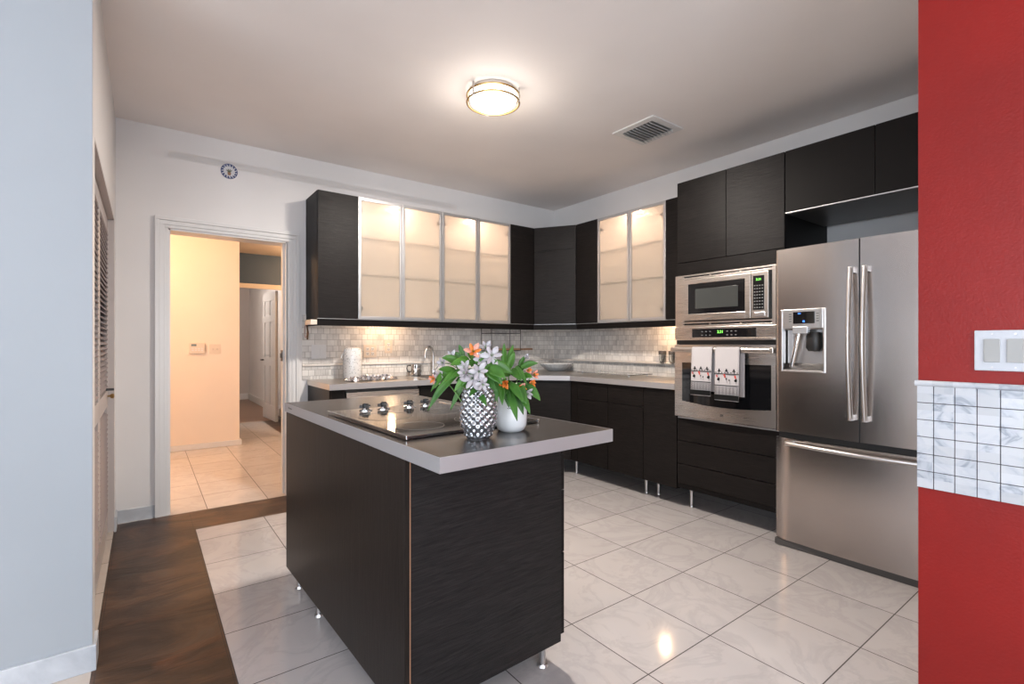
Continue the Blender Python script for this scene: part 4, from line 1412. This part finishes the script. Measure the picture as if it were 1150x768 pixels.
# ================================================================== FRIDGE
FX = 3.08
t = thing('refrigerator', 'large stainless french door refrigerator with freezer drawer and dispenser', 'refrigerator', (FX, 1.455, 0), RZ_R)
FW = 0.905
MB().box(0.024, FW - 0.010, 0.075, XR - FX - 0.02, 0.02, 1.755, 0.004).build('body', M['dark_grey'], t)
SEAM = 0.452
def slab(mb, xa, xb, z0, z1, n=14, dep=0.058, bulge=0.014, rl=0.02, rr=0.0):
    """door slab whose front bows outwards and whose outer edges are rounded"""
    pts = []
    for i in range(n + 1):
        u = i / n
        x = xa + (xb - xa) * u
        yb_ = -bulge * (1 - (2 * (x / FW) - 1) ** 2)
        pts.append([x, yb_])
    for p in pts:
        if rl and p[0] < xa + rl: p[1] += (1 - math.sqrt(max(0, 1 - ((xa + rl - p[0]) / rl) ** 2))) * rl
        if rr and p[0] > xb - rr: p[1] += (1 - math.sqrt(max(0, 1 - ((p[0] - xb + rr) / rr) ** 2))) * rr
    poly = [(p[0], p[1]) for p in pts] + [(xb, dep), (xa, dep)]
    lo = [mb.bm.verts.new((x, y, z0)) for x, y in poly]
    hi = [mb.bm.verts.new((x, y, z1)) for x, y in poly]
    m_ = len(poly)
    mb.bm.faces.new(list(reversed(lo))); mb.bm.faces.new(hi)
    for i in range(m_):
        fc = mb.bm.faces.new((lo[i], lo[(i + 1) % m_], hi[(i + 1) % m_], hi[i]))
        if i < n: fc.smooth = True
    return mb
def fy(x): return -0.014 * (1 - (2 * (x / FW) - 1) ** 2)
# left door built round the dispenser recess
dx0, dx1, dz0, dz1 = 0.047, 0.288, 1.052, 1.300
d_ = MB()
slab(d_, 0.0, dx0, 0.690, 1.783, n=12, rl=0.025)
slab(d_, dx1, SEAM - 0.0035, 0.690, 1.783, n=8, rl=0.0, rr=0.0)
slab(d_, dx0, dx1, 0.690, dz0, n=8, rl=0)
slab(d_, dx0, dx1, dz1, 1.783, n=8, rl=0)
ld_ = d_.build('fridge_door', M['fridge'], t)
# dispenser
fr = MB()
a = 0.011
fr.box(dx0, dx0 + a, -0.018, 0.0, dz0, 1.42, 0.003).box(dx1 - a, dx1, -0.020, 0.0, dz0, 1.42, 0.003).box(dx0 + a, dx1 - a, -0.019, 0.0, dz0, dz0 + a, 0.003)
fr.box(dx0 + a, dx1 - a, -0.019, 0.0, 1.305, 1.42, 0.003)
dp = fr.build('dispenser_frame', M['satin'], ld_)
MB().box(dx0 + a, dx1 - a, 0.050, 0.060, dz0, 1.31).box(dx0, dx0 + 0.004, -0.005, 0.055, dz0, 1.31).box(dx1 - 0.004, dx1, -0.005, 0.055, dz0, 1.31).box(dx0, dx1, -0.005, 0.055, 1.300, 1.306).build('dispenser_recess', M['satin'], ld_)
MB().prism([(0.0, dz0 + 0.008), (0.050, dz0 + 0.008), (0.050, dz0 + 0.05)], dx0 + 0.006, dx1 - 0.006, mtx=Matrix(((0, 0, 1, 0), (1, 0, 0, 0), (0, 1, 0, 0), (0, 0, 0, 1)))).build('drip_tray', M['satin'], ld_)
MB().box(0.118, 0.235, -0.022, -0.018, 1.335, 1.403, 0.001).build('display', M['black_glass'], dp)
MB().box(0.146, 0.160, -0.0235, -0.0215, 1.390, 1.395).box(0.172, 0.182, -0.0235, -0.0215, 1.343, 1.352).build('display_icons', M['led_blue'], dp)
kp = MB()
for x in (0.094, 0.242):
    for i in range(4):
        kp.box(x, x + 0.014, -0.0205, -0.0185, 1.345 + i * 0.014, 1.352 + i * 0.014)
kp.build('touch_keys', M['grey_btn'], dp)
MB().box(0.118, 0.200, -0.030, 0.0, 1.275, 1.318, 0.004).build('lever_housing', M['alu'], ld_)
MB().tube([(0.135, 0.02, 1.29), (0.120, 0.015, 1.20), (0.085, 0.030, 1.07)], 0.012, 10, flat=0.5).build('water_lever', M['chrome'], ld_)
MB().lathe([(0.030, 0), (0.042, 0.02), (0.040, 0.09), (0.030, 0.11)], seg=24, mtx=Matrix.Translation((0.215, 0.018, 1.175)) @ Matrix.Diagonal((1, 0.6, 1, 1))).build('ice_chute', M['black'], ld_)
# right door
rd_ = slab(MB(), SEAM + 0.0035, FW, 0.690, 1.783, n=14, rl=0.0, rr=0.025).build('fridge_door', M['fridge'], t)
fz = slab(MB(), 0.0, FW, 0.045, 0.655, n=18, rl=0.025, rr=0.025).build('freezer_drawer', M['fridge'], t)
MB().box(0.02, FW - 0.02, 0.02, 0.06, 0.655, 0.690).build('gasket', M['black'], t)
MB().box(SEAM - 0.003, SEAM + 0.003, -0.008, 0.055, 0.69, 1.78).build('gasket', M['black'], t)
MB().box(0.02, FW - 0.02, 0.012, 0.09, 0.0, 0.040, 0.004).prism([(0.004, 0.0), (0.30, 0.012), (0.30, 0.05), (0.004, 0.05)], 0.006, 0.040).build('kick_grille', M['dark_grey'], t)
# handles: bowed bars
def vbar(x, par, lean):
    y0 = fy(x)
    pts = []
    for i in range(17):
        u = i / 16
        z = 0.815 + (1.625 - 0.815) * u
        pts.append((x, y0 - 0.030 - 0.035 * math.sin(PI * u), z))
    mb = MB().tube(pts, 0.0155, 12, flat=0.75)
    mb.box(x - 0.011, x + 0.011, y0 - 0.040, y0 + 0.004, 0.805, 0.835, 0.004).box(x - 0.011, x + 0.011, y0 - 0.040, y0 + 0.004, 1.600, 1.632, 0.004)
    mb.build('handle', M['satin'], par)
vbar(SEAM - 0.032, ld_, 0)
vbar(SEAM + 0.034, rd_, 0)
pts = []
for i in range(17):
    u = i / 16
    x = 0.085 + (FW - 0.17) * u
    pts.append((x, -0.030 - 0.040 * math.sin(PI * u), 0.628))
mb = MB().tube(pts, 0.012, 12, flat=1.0)
mb.box(0.078, 0.120, -0.038, 0.0, 0.614, 0.642, 0.004).box(FW - 0.120, FW - 0.078, -0.038, 0.0, 0.614, 0.642, 0.004)
mb.build('handle', M['satin'], fz)

# cabinet bridging above the fridge
t = thing('bridge_cabinet', 'dark two-door cabinet bridging the gap above the refrigerator', 'cabinet', (XF, 1.434, 2.022), RZ_R)
BW = 0.955
MB().box(0.001, BW, 0.020, XR - XF - 0.06, 0.0, UT - 2.022).build('body', M['oak_side'], t)
MB().box(0.003, 0.468, 0, 0.019, 0.004, UT - 2.024, 0.0012).build('door', M['oak_side'], t)
MB().box(0.472, BW - 0.002, 0, 0.019, 0.004, UT - 2.024, 0.0012).build('door', M['oak_side'], t)
MB().box(0.003, BW - 0.002, 0.022, XR - XF - 0.062, -0.003, -0.0005).build('bottom_panel', mat('grey_underside', (0.075, 0.070, 0.068), 0.35), t)
MB().box(0.003, BW - 0.002, 0.001, 0.018, -0.002, 0.003).build('bottom_edge', M['alu'], t)

# ================================================================== ISLAND
IROT = math.radians(1.9)
t = thing('island_cabinet', 'large black oak kitchen island cabinet on short chrome feet', 'kitchen island', (0.622, 1.150, 0), IROT)
IW = 0.660       # width of the body
IY0, IY1 = 0.205, 1.512
IZ0, IZ1 = 0.10, 0.877
MB().box(0.020, IW - 0.020, IY0 + 0.018, IY1 - 0.001, IZ0 + 0.002, IZ1 - 0.001).build('carcass', M['oak_side'], t)
MB().box(0.0, 0.016, IY0 - 0.002, IY1, IZ0, IZ1 - 0.001, 0.001).build('left_panel', M['oak_v'], t)
MB().box(0.0162, 0.0195, IY0 - 0.0015, IY0 + 0.02, IZ0, IZ1 - 0.001).build('raw_edge', M['raw_edge'], t)
MB().box(0.020, IW - 0.019, IY0, IY0 + 0.018, IZ0, IZ1 - 0.001, 0.001).build('end_panel', M['oak_grey'], t)
for i in range(2):
    y0 = IY0 + 0.003 + i * 0.652
    for z0, z1 in ((0.125, 0.43), (0.434, 0.665), (0.669, 0.800)):
        MB().box(IW - 0.018, IW + 0.001, y0, y0 + 0.648, z0, z1, 0.0012).build('drawer_front', M['oak'], t)
for x, y_ in ((0.046, 0.29), (0.046, 1.14), (0.050, 1.46), (IW - 0.062, IY0 + 0.055), (IW - 0.06, 0.85), (IW - 0.06, 1.46)):
    leg(t, x, y_, IZ0 + 0.003)
t = thing('island_worktop', 'thick steel-edged rectangular worktop on the kitchen island', 'worktop', (0.622, 1.150, 0), IROT)
TWD, TLN = 0.690, 1.535
MB().box(0.0, TWD, 0.0, TLN, CT - 0.042, CT, 0.0015).build('slab', M['island_top'], t)
th = 0.0016
MB().box(-th, 0, -th, TLN, CT - 0.0425, CT + 0.0003).box(0, TWD, -th, 0, CT - 0.0425, CT + 0.0003).box(TWD, TWD + th, -th, TLN, CT - 0.0425, CT + 0.0003).build('edge_band', M['edge_steel'], t)
st = MB()
for i, q in enumerate((0.004, 0.003, 0.0035, 0.003)):
    st.box(-th - 0.0004, -th + 0.0006, 1.455 - i * 0.016, 1.465 - i * 0.016, 0.897, 0.897 + q * 2.2)
st.build('stamp', M['dark_grey'], t)

# cooktop (local frame as the island)
t = thing('cooktop', 'black glass cooktop with steel side trims and four knobs', 'cooktop', (0.622, 1.150, CT + 0.0005), IROT)
cx0, cx1, cy0, cy1 = 0.040, 0.572, 0.262, 0.985
g = MB().box(cx0, cx1, cy0, cy1, 0.004, 0.012, 0.001).box(cx0 + 0.015, cx1 - 0.015, cy0 + 0.015, cy1 - 0.015, 0, 0.004)
g.build('glass_top', M['cook_glass'], t)
MB().box(cx0 - 0.008, cx0, cy0 - 0.004, cy1 + 0.004, 0.001, 0.015, 0.002).build('side_trim', M['chrome'], t)
MB().box(cx1, cx1 + 0.008, cy0 - 0.004, cy1 + 0.004, 0.001, 0.015, 0.002).build('side_trim', M['chrome'], t)
for (bx_, by_, br) in ((0.165, 0.42, 0.085), (0.43, 0.42, 0.105), (0.165, 0.70, 0.105), (0.43, 0.70, 0.085)):
    b_ = MB().cyl(bx_, by_, 0.0118, 0.0122, br, 48).build('burner', M['ring'], t)
    MB().tube([(bx_ + br * math.cos(2 * PI * i / 48), by_ + br * math.sin(2 * PI * i / 48), 0.0122) for i in range(48)], 0.0008, 4, closed=True).build('burner_ring', M['ring_line'], b_)
for kx, ky in ((0.170, 0.915), (0.252, 0.915), (0.375, 0.910), (0.460, 0.915)):
    kb = MB().lathe([(0.027, 0.012), (0.027, 0.016), (0.014, 0.018), (0.012, 0.022)], x=kx, y=ky, seg=28).build('knob', M['chrome'], t)
    for q in range(3):
        aa = q * 2 * PI / 3 + 0.5
        MB().box(-0.004, 0.026, -0.006, 0.006, 0.022, 0.036, 0.003, mtx=Matrix.Translation((kx, ky, 0)) @ Matrix.Rotation(aa, 4, 'Z')).build('knob_wing', M['dark_grey'] if q else M['chrome'], kb)
    MB().lathe([(0.012, 0.022), (0.015, 0.034), (0.012, 0.042), (0, 0.044)], x=kx, y=ky, seg=20).build('knob_cap', M['black'], kb)

# ================================================================== VASES AND FLOWERS
VX, VY = 0.850, 1.318
t = thing('vase', 'silvered pressed glass vase of flowers at the island front', 'vase', (VX, VY, CT))
def vprof(h_):
    # radius along the height
    P = [(0, 0.036), (0.012, 0.043), (0.05, 0.056), (0.09, 0.058), (0.13, 0.051), (0.165, 0.046), (0.18, 0.047)]
    for (a, ra), (b_, rb) in zip(P, P[1:]):
        if h_ <= b_:
            u = (h_ - a) / (b_ - a); u = u * u * (3 - 2 * u)
            return ra + (rb - ra) * u
    return P[-1][1]
ROWS = 15
def vd(a, h_, i):
    if h_ < 0.006 or h_ > 0.173: return 0
    ph = PI * h_ / 0.0125
    return 0.0034 * math.cos(13 * a) * math.cos(ph)
n = ROWS * 8
prof = [(vprof(0.18 * i / n), 0.18 * i / n) for i in range(n + 1)]
inner = [(vprof(0.18 * i / 24) - 0.005, max(0.010, 0.18 * i / 24)) for i in range(24, 0, -1)]
vb = MB()
vb.lathe(prof, seg=312, disp=vd, close=True)
vb.lathe(list(reversed(inner)), seg=48, close=True)
vb.build('body', M['vase'], t, recalc=True)

PX, PY = 1.012, 1.362
t = thing('flower_pot', 'plain white ceramic pot of flowers behind the silver vase', 'pot', (PX, PY, CT))
MB().lathe([(0.036, 0), (0.046, 0.006), (0.053, 0.022), (0.055, 0.05), (0.054, 0.09), (0.050, 0.118), (0.046, 0.126), (0.043, 0.124), (0.048, 0.09), (0.048, 0.02), (0, 0.012)], seg=48).build('body', M['ceramic'], t)
# short scribbled marking on the pot, facing the room
s_ = MB()
ca = math.atan2(-PY, -PX) + 0.02
def onpot(du, z): 
    a_ = ca + du / 0.0555
    return (0.0553 * math.cos(a_), 0.0553 * math.sin(a_), z)
s_.tube([onpot(-0.014 + 0.002 * i, 0.083 + 0.0016 * math.sin(i * 1.9)) for i in range(13)], 0.0009, 5)
s_.tube([onpot(0.002 + 0.002 * i, 0.090 + 0.0012 * math.sin(i * 2.4)) for i in range(5)], 0.0006, 5)
s_.build('marking', M['ink'], t)

fwd = Vector((math.sin(YAW), math.cos(YAW), 0))
rgt = Vector((math.cos(YAW), -math.sin(YAW), 0))
ORI = Vector((VX, VY, 0))

def P3(u, z, v_=0.0):
    """a point u metres right of the silver vase, z above the floor, v behind it"""
    return ORI + rgt * u + fwd * v_ + Vector((0, 0, z))


def bez(a, c_, b_, t_):
    return a * (1 - t_) ** 2 + c_ * 2 * t_ * (1 - t_) + b_ * t_ ** 2


def leaf(mb, base, tip, width, arch=0.03, roll=None):
    """lance-shaped blade from base to tip, arched, folded along its midrib"""
    L_ = (tip - base).length
    mid = (base + tip) / 2 + Vector((0, 0, arch))
    n_ = 10
    rows = []
    for i in range(n_ + 1):
        t_ = i / n_
        p = bez(base, mid, tip, t_)
        d = (bez(base, mid, tip, min(1, t_ + 0.02)) - bez(base, mid, tip, max(0, t_ - 0.02))).normalized()
        ref = roll if roll is not None else -fwd
        side = d.cross(ref)
        if side.length < 0.1: side = d.cross(Vector((0, 0, 1)))
        side.normalize()
        nrm = side.cross(d).normalized()
        w_ = width * 0.5 * (math.sin(PI * min(1, t_ ** 0.8)) ** 0.8 if 0 < t_ < 1 else 0.02)
        w_ = max(w_, width * 0.03)
        row = [mb.bm.verts.new(p + side * w_ + nrm * w_ * 0.32), mb.bm.verts.new(p + side * w_ * 0.5 + nrm * w_ * 0.08), mb.bm.verts.new(p - nrm * w_ * 0.05),
               mb.bm.verts.new(p - side * w_ * 0.5 + nrm * w_ * 0.08), mb.bm.verts.new(p - side * w_ + nrm * w_ * 0.32)]
        rows.append(row)
    for a, b_ in zip(rows, rows[1:]):
        for i in range(4):
            f_ = mb.bm.faces.new((a[i], a[i + 1], b_[i + 1], b_[i])); f_.smooth = True


def petal(mb, c_, d, nrm, ln, wd, curl):
    side = d.cross(nrm).normalized()
    rows = []
    for i in range(7):
        t_ = i / 6
        w_ = wd * 0.5 * (0.18 + 0.82 * math.sin(PI * (0.08 + 0.84 * t_ ** 1.2))) * (1 if t_ < 0.95 else 0.5)
        p = c_ + d * ln * t_ + nrm * (curl * ln * t_ * t_)
        rows.append([mb.bm.verts.new(p + side * w_ - nrm * -w_ * 0.25), mb.bm.verts.new(p), mb.bm.verts.new(p - side * w_ - nrm * -w_ * 0.25)])
    for a, b_ in zip(rows, rows[1:]):
        for i in range(2):
            f_ = mb.bm.faces.new((a[i], a[i + 1], b_[i + 1], b_[i])); f_.smooth = True


def solid(o, th_):
    m_ = o.modifiers.new('thickness', 'SOLIDIFY'); m_.thickness = th_; m_.offset = 0
    return o


def flower(parent, c_, face, size, col='petal', openness=0.75, seed=0):
    face = face.normalized()
    a_ = face.cross(Vector((0, 0, 1)))
    if a_.length < 0.1: a_ = Vector((1, 0, 0))
    a_.normalize()
    b_ = face.cross(a_).normalized()
    rr = random.Random(seed)
    out_ = MB(); inn = MB()
    for i in range(6):
        an = 2 * PI * i / 6 + rr.uniform(-.12, .12)
        d = (a_ * math.cos(an) + b_ * math.sin(an)) * openness + face * (1.05 - openness)
        d.normalize()
        nr = (face - d * face.dot(d)).normalized()
        if i % 2 == 0:
            petal(out_, c_, d, nr, size, size * 0.50, -0.22 + rr.uniform(-.1, .1))
        else:
            petal(inn, c_ + face * 0.002, d, nr, size * 0.92, size * 0.36, 0.05)
    fo_ = solid(out_.build('blossom', M[col], parent, recalc=False), 0.0006)
    solid(inn.build('inner_petals', M['petal_o'] if col in ('petal_o', 'petal_p') else M['petal'], fo_, recalc=False), 0.0006)
    sm_ = MB()
    for i in range(5):
        an = 2 * PI * i / 5
        d = (face * 0.9 + (a_ * math.cos(an) + b_ * math.sin(an)) * 0.25).normalized()
        sm_.tube([c_, c_ + d * size * 0.55], 0.0007, 5)
    sm_.build('stamens', M['stem'], fo_)
M['petal_w'] = mat('pale_petal', (0.48, 0.46, 0.48), 0.5)


def q(px, py, v_=0.0):
    """design sketch of the bouquet: pixels of a 355 px per metre drawing centred on the silver vase"""
    return P3((px - 538) / 355.0 * (1 + v_ * 0.6), 1.22 - (py - 385.5) / 355.0 * (1 + v_ * 0.6), v_)


def bouquet_stem(label, root, flowers, leaves, bend=0.0):
    """flowers: (px,py,v,size,colour,openness,face tweak) ; leaves: (bx,by,bv, tx,ty,tv, width, arch)"""
    t = thing('cut_flower', label, 'flower', tuple(root))
    def L(p): return p - root
    head = L(q(*flowers[0][:3])) if flowers else L(q(*leaves[0][:3]))
    st_ = MB()
    midp = Vector((head.x * 0.25, head.y * 0.25, head.z * 0.62))
    st_.tube([bez(Vector((0, 0, 0)), midp, head, i / 12) for i in range(13)], 0.0026, 7, r_end=0.0018)
    for fl_ in flowers[1:]:
        e = L(q(*fl_[:3]))
        b0_ = bez(Vector((0, 0, 0)), midp, head, 0.82)
        st_.tube([b0_, (b0_ + e) / 2 + Vector((0, 0, 0.006)), e], 0.0014, 6)
    st_.build('stem', M['stem'], t)
    lb = MB()
    for (bx_, by_, bv, tx, ty, tv, wd, ar) in leaves:
        leaf(lb, L(q(bx_, by_, bv)), L(q(tx, ty, tv)), wd * 0.80, ar, roll=(-fwd * 1.0 + Vector((0, 0, 0.45)) + rgt * rnd.uniform(-.35, .35)).normalized())
    solid(lb.build('leaves', M['leaf'], t, recalc=False), 0.0007)
    for i, fl_ in enumerate(flowers):
        px, py, v_, sz, colr, op = fl_[:6]
        tw_ = fl_[6] if len(fl_) > 6 else (0, 0.2)
        face = -fwd + rgt * tw_[0] + Vector((0, 0, tw_[1]))
        flower(t, L(q(px, py, v_)), face, sz, colr, op, seed=int(px * 7 + py))

VR = Vector((VX, VY, CT + 0.014))
PR = Vector((PX, PY, CT + 0.018))
o_ = lambda dx_, dy_, base: base + Vector((dx_, dy_, 0))
bouquet_stem('white open lily flower low over the silver vase rim', o_(0.0, -0.004, VR),
             [(533, 425, -0.05, 0.040, 'petal', 0.85, (-0.1, 0.1)), (544, 431, -0.06, 0.024, 'petal_w', 0.7, (0.3, -0.2))],
             [(528, 418, 0.0, 508, 424, -0.03, 0.034, 0.01), (545, 422, 0.0, 556, 416, -0.04, 0.036, 0.006), (537, 440, -0.03, 549, 456, -0.07, 0.026, 0.01), (541, 437, -0.03, 530, 445, -0.075, 0.028, 0.012), (530, 436, -0.03, 519, 434, -0.05, 0.030, 0.01)])
bouquet_stem('leftmost stem with long leaves drooping over the cooktop', o_(-0.012, 0.006, VR),
             [(495, 423, 0.02, 0.030, 'petal', 0.7, (-0.7, 0.0)), (489, 425, 0.01, 0.022, 'petal_p', 0.5, (-0.8, -0.2))],
             [(516, 420, 0.0, 482, 461, -0.03, 0.034, 0.035), (512, 414, 0.0, 484, 440, 0.02, 0.034, 0.030), (522, 430, 0.02, 506, 461, 0.02, 0.022, 0.012),
              (505, 415, 0.03, 490, 436, -0.02, 0.030, 0.020), (520, 418, 0.0, 498, 432, -0.04, 0.034, 0.02)])
bouquet_stem('upright stem at left back with pointed leaves and pale buds', o_(-0.006, 0.012, VR),
             [(507, 402, 0.05, 0.028, 'petal_w', 0.55, (-0.3, 0.5)), (498, 408, 0.04, 0.024, 'petal', 0.6, (-0.6, 0.3))],
             [(521, 402, 0.04, 515, 387, 0.05, 0.022, 0.004), (520, 406, 0.04, 508, 396, 0.05, 0.028, 0.008), (518, 410, 0.02, 497, 402, 0.0, 0.036, 0.014), (513, 420, 0.0, 494, 415, -0.03, 0.032, 0.010), (527, 410, 0.02, 512, 407, 0.0, 0.030, 0.012)])
bouquet_stem('tall stem with orange-hearted white blossom at the top centre', o_(0.004, 0.010, VR),
             [(532, 396, 0.0, 0.034, 'petal_p', 0.6, (0.2, 0.6)), (542, 404, -0.01, 0.028, 'petal_w', 0.75, (0.1, 0.3)), (525, 413, -0.04, 0.028, 'petal_w', 0.6, (-0.4, 0.3))],
             [(528, 406, 0.0, 516, 403, -0.03, 0.026, 0.008), (541, 410, 0.01, 522, 409, -0.02, 0.030, 0.010), (530, 404, 0.0, 527, 390, 0.03, 0.026, 0.004), (535, 408, -0.02, 548, 395, 0.0, 0.030, 0.006), (528, 408, -0.02, 508, 410, -0.05, 0.034, 0.012), (530, 420, -0.03, 512, 440, -0.05, 0.030, 0.012), (535, 418, 0.0, 520, 423, -0.02, 0.032, 0.012), (533, 425, 0.02, 512, 428, 0.02, 0.036, 0.012)])
bouquet_stem('big white blossom right of the orange-hearted one, top of vase', o_(0.010, 0.004, VR),
             [(553, 400, -0.01, 0.038, 'petal_w', 0.85, (0.2, 0.4)), (546, 392, 0.03, 0.030, 'petal_w', 0.5, (0.0, 0.8))],
             [(546, 412, -0.03, 566, 432, -0.06, 0.052, 0.016), (549, 408, -0.02, 577, 420, 0.0, 0.044, 0.014), (556, 420, 0.0, 560, 452, -0.03, 0.022, 0.01), (550, 414, -0.04, 570, 425, -0.08, 0.046, 0.014), (552, 404, 0.02, 559, 392, 0.04, 0.028, 0.004)])
bouquet_stem('stem with white hanging blossom at the vase centre', o_(0.006, -0.008, VR),
             [(540, 417, -0.055, 0.034, 'petal_w', 0.7, (0.1, 0.0)), (527, 419, -0.06, 0.030, 'petal', 0.45, (-0.9, 0.2))],
             [(546, 425, -0.03, 560, 440, -0.06, 0.030, 0.012), (543, 414, 0.0, 560, 405, -0.02, 0.034, 0.01), (530, 412, 0.0, 538, 398, 0.02, 0.030, 0.01), (548, 416, 0.0, 572, 412, 0.02, 0.040, 0.012), (536, 428, 0.0, 524, 438, 0.02, 0.032, 0.01)])
# stems in the white pot
bouquet_stem('tallest stem in white pot with two upright pointed leaves', o_(-0.006, 0.006, PR),
             [(570, 408, 0.10, 0.020, 'petal_w', 0.25, (0.2, 0.9))],
             [(566, 416, 0.08, 565, 385, 0.09, 0.026, 0.0), (569, 414, 0.08, 575, 387, 0.10, 0.028, 0.0), (570, 416, 0.07, 577, 395, 0.08, 0.034, 0.004), (562, 425, 0.06, 556, 406, 0.06, 0.034, 0.008)])
bouquet_stem('stem in white pot with orange bud hanging at left', o_(-0.012, 0.0, PR),
             [(567, 428, 0.03, 0.030, 'petal_o', 0.3, (0.0, -0.5))],
             [(568, 424, 0.06, 556, 452, 0.0, 0.026, 0.012), (570, 434, 0.05, 582, 473, -0.01, 0.036, 0.016), (572, 430, 0.03, 589, 452, -0.02, 0.036, 0.014), (562, 428, 0.04, 565, 455, 0.0, 0.030, 0.012), (566, 430, 0.05, 572, 458, 0.02, 0.034, 0.012), (574, 428, 0.06, 566, 445, 0.02, 0.034, 0.012)])
bouquet_stem('stem in white pot with pink and orange blossoms at right', o_(0.010, 0.002, PR),
             [(583, 435, 0.04, 0.030, 'petal_p', 0.5, (0.4, -0.3)), (590, 441, 0.04, 0.028, 'petal_w', 0.4, (0.8, -0.3))],
             [(581, 438, 0.05, 596, 465, 0.01, 0.034, 0.014), (578, 436, 0.05, 588, 466, 0.03, 0.036, 0.012), (588, 432, 0.06, 607, 450, 0.03, 0.040, 0.010), (580, 430, 0.04, 592, 454, 0.0, 0.040, 0.014)])
bouquet_stem('rightmost stem in white pot with orange buds', o_(0.014, 0.010, PR),
             [(594, 430, 0.07, 0.024, 'petal_o', 0.35, (0.9, 0.0)), (597, 421, 0.08, 0.024, 'petal_p', 0.4, (0.9, 0.1)), (591, 417, 0.08, 0.022, 'petal_p', 0.35, (0.6, 0.3))],
             [(583, 414, 0.08, 604, 408, 0.06, 0.028, 0.010), (578, 412, 0.06, 592, 432, 0.03, 0.026, 0.012), (584, 424, 0.07, 598, 424, 0.04, 0.028, 0.010), (586, 430, 0.07, 596, 440, 0.05, 0.026, 0.008)])
bouquet_stem('stem at back of white pot with dark drooping bud', o_(0.004, 0.014, PR),
             [(588, 403, 0.11, 0.022, 'petal_w', 0.2, (0.5, 0.6))],
             [(582, 412, 0.10, 588, 400, 0.10, 0.022, 0.002), (576, 420, 0.10, 590, 412, 0.10, 0.034, 0.012), (572, 422, 0.08, 560, 418, 0.06, 0.040, 0.012), (573, 416, 0.06, 586, 428, 0.02, 0.036, 0.014)])

# ================================================================== UNSEEN LAMPS OF HALL AND FAR ROOM, ONE ADDED
def down_lamp(loc, power, colr, label):
    t = thing('ceiling_downlight', label, 'ceiling light', loc)
    MB().cyl(0, 0, -0.02, 0, 0.09, 24).build('housing', M['trim'], t)
    light('downlight_bulb', 'POINT', (0, 0, -0.12), power, colr, 0.08, parent=t)
down_lamp((-0.35, 5.6, 2.545), HALL_LAMP_W, (1.0, 0.62, 0.34), 'warm round hall ceiling lamp out of sight left of the doorway')
down_lamp((2.0, 7.2, 2.545), 42.0, (1.0, 0.62, 0.34), 'added unseen warm hall fill lamp right of the doorway')  # extra lamp added out of view to brighten the hall ceiling
down_lamp((0.55, 9.3, 2.545), ROOM_LAMP_W, (1.0, 0.90, 0.82), 'neutral round ceiling lamp in the far room beyond the hall')
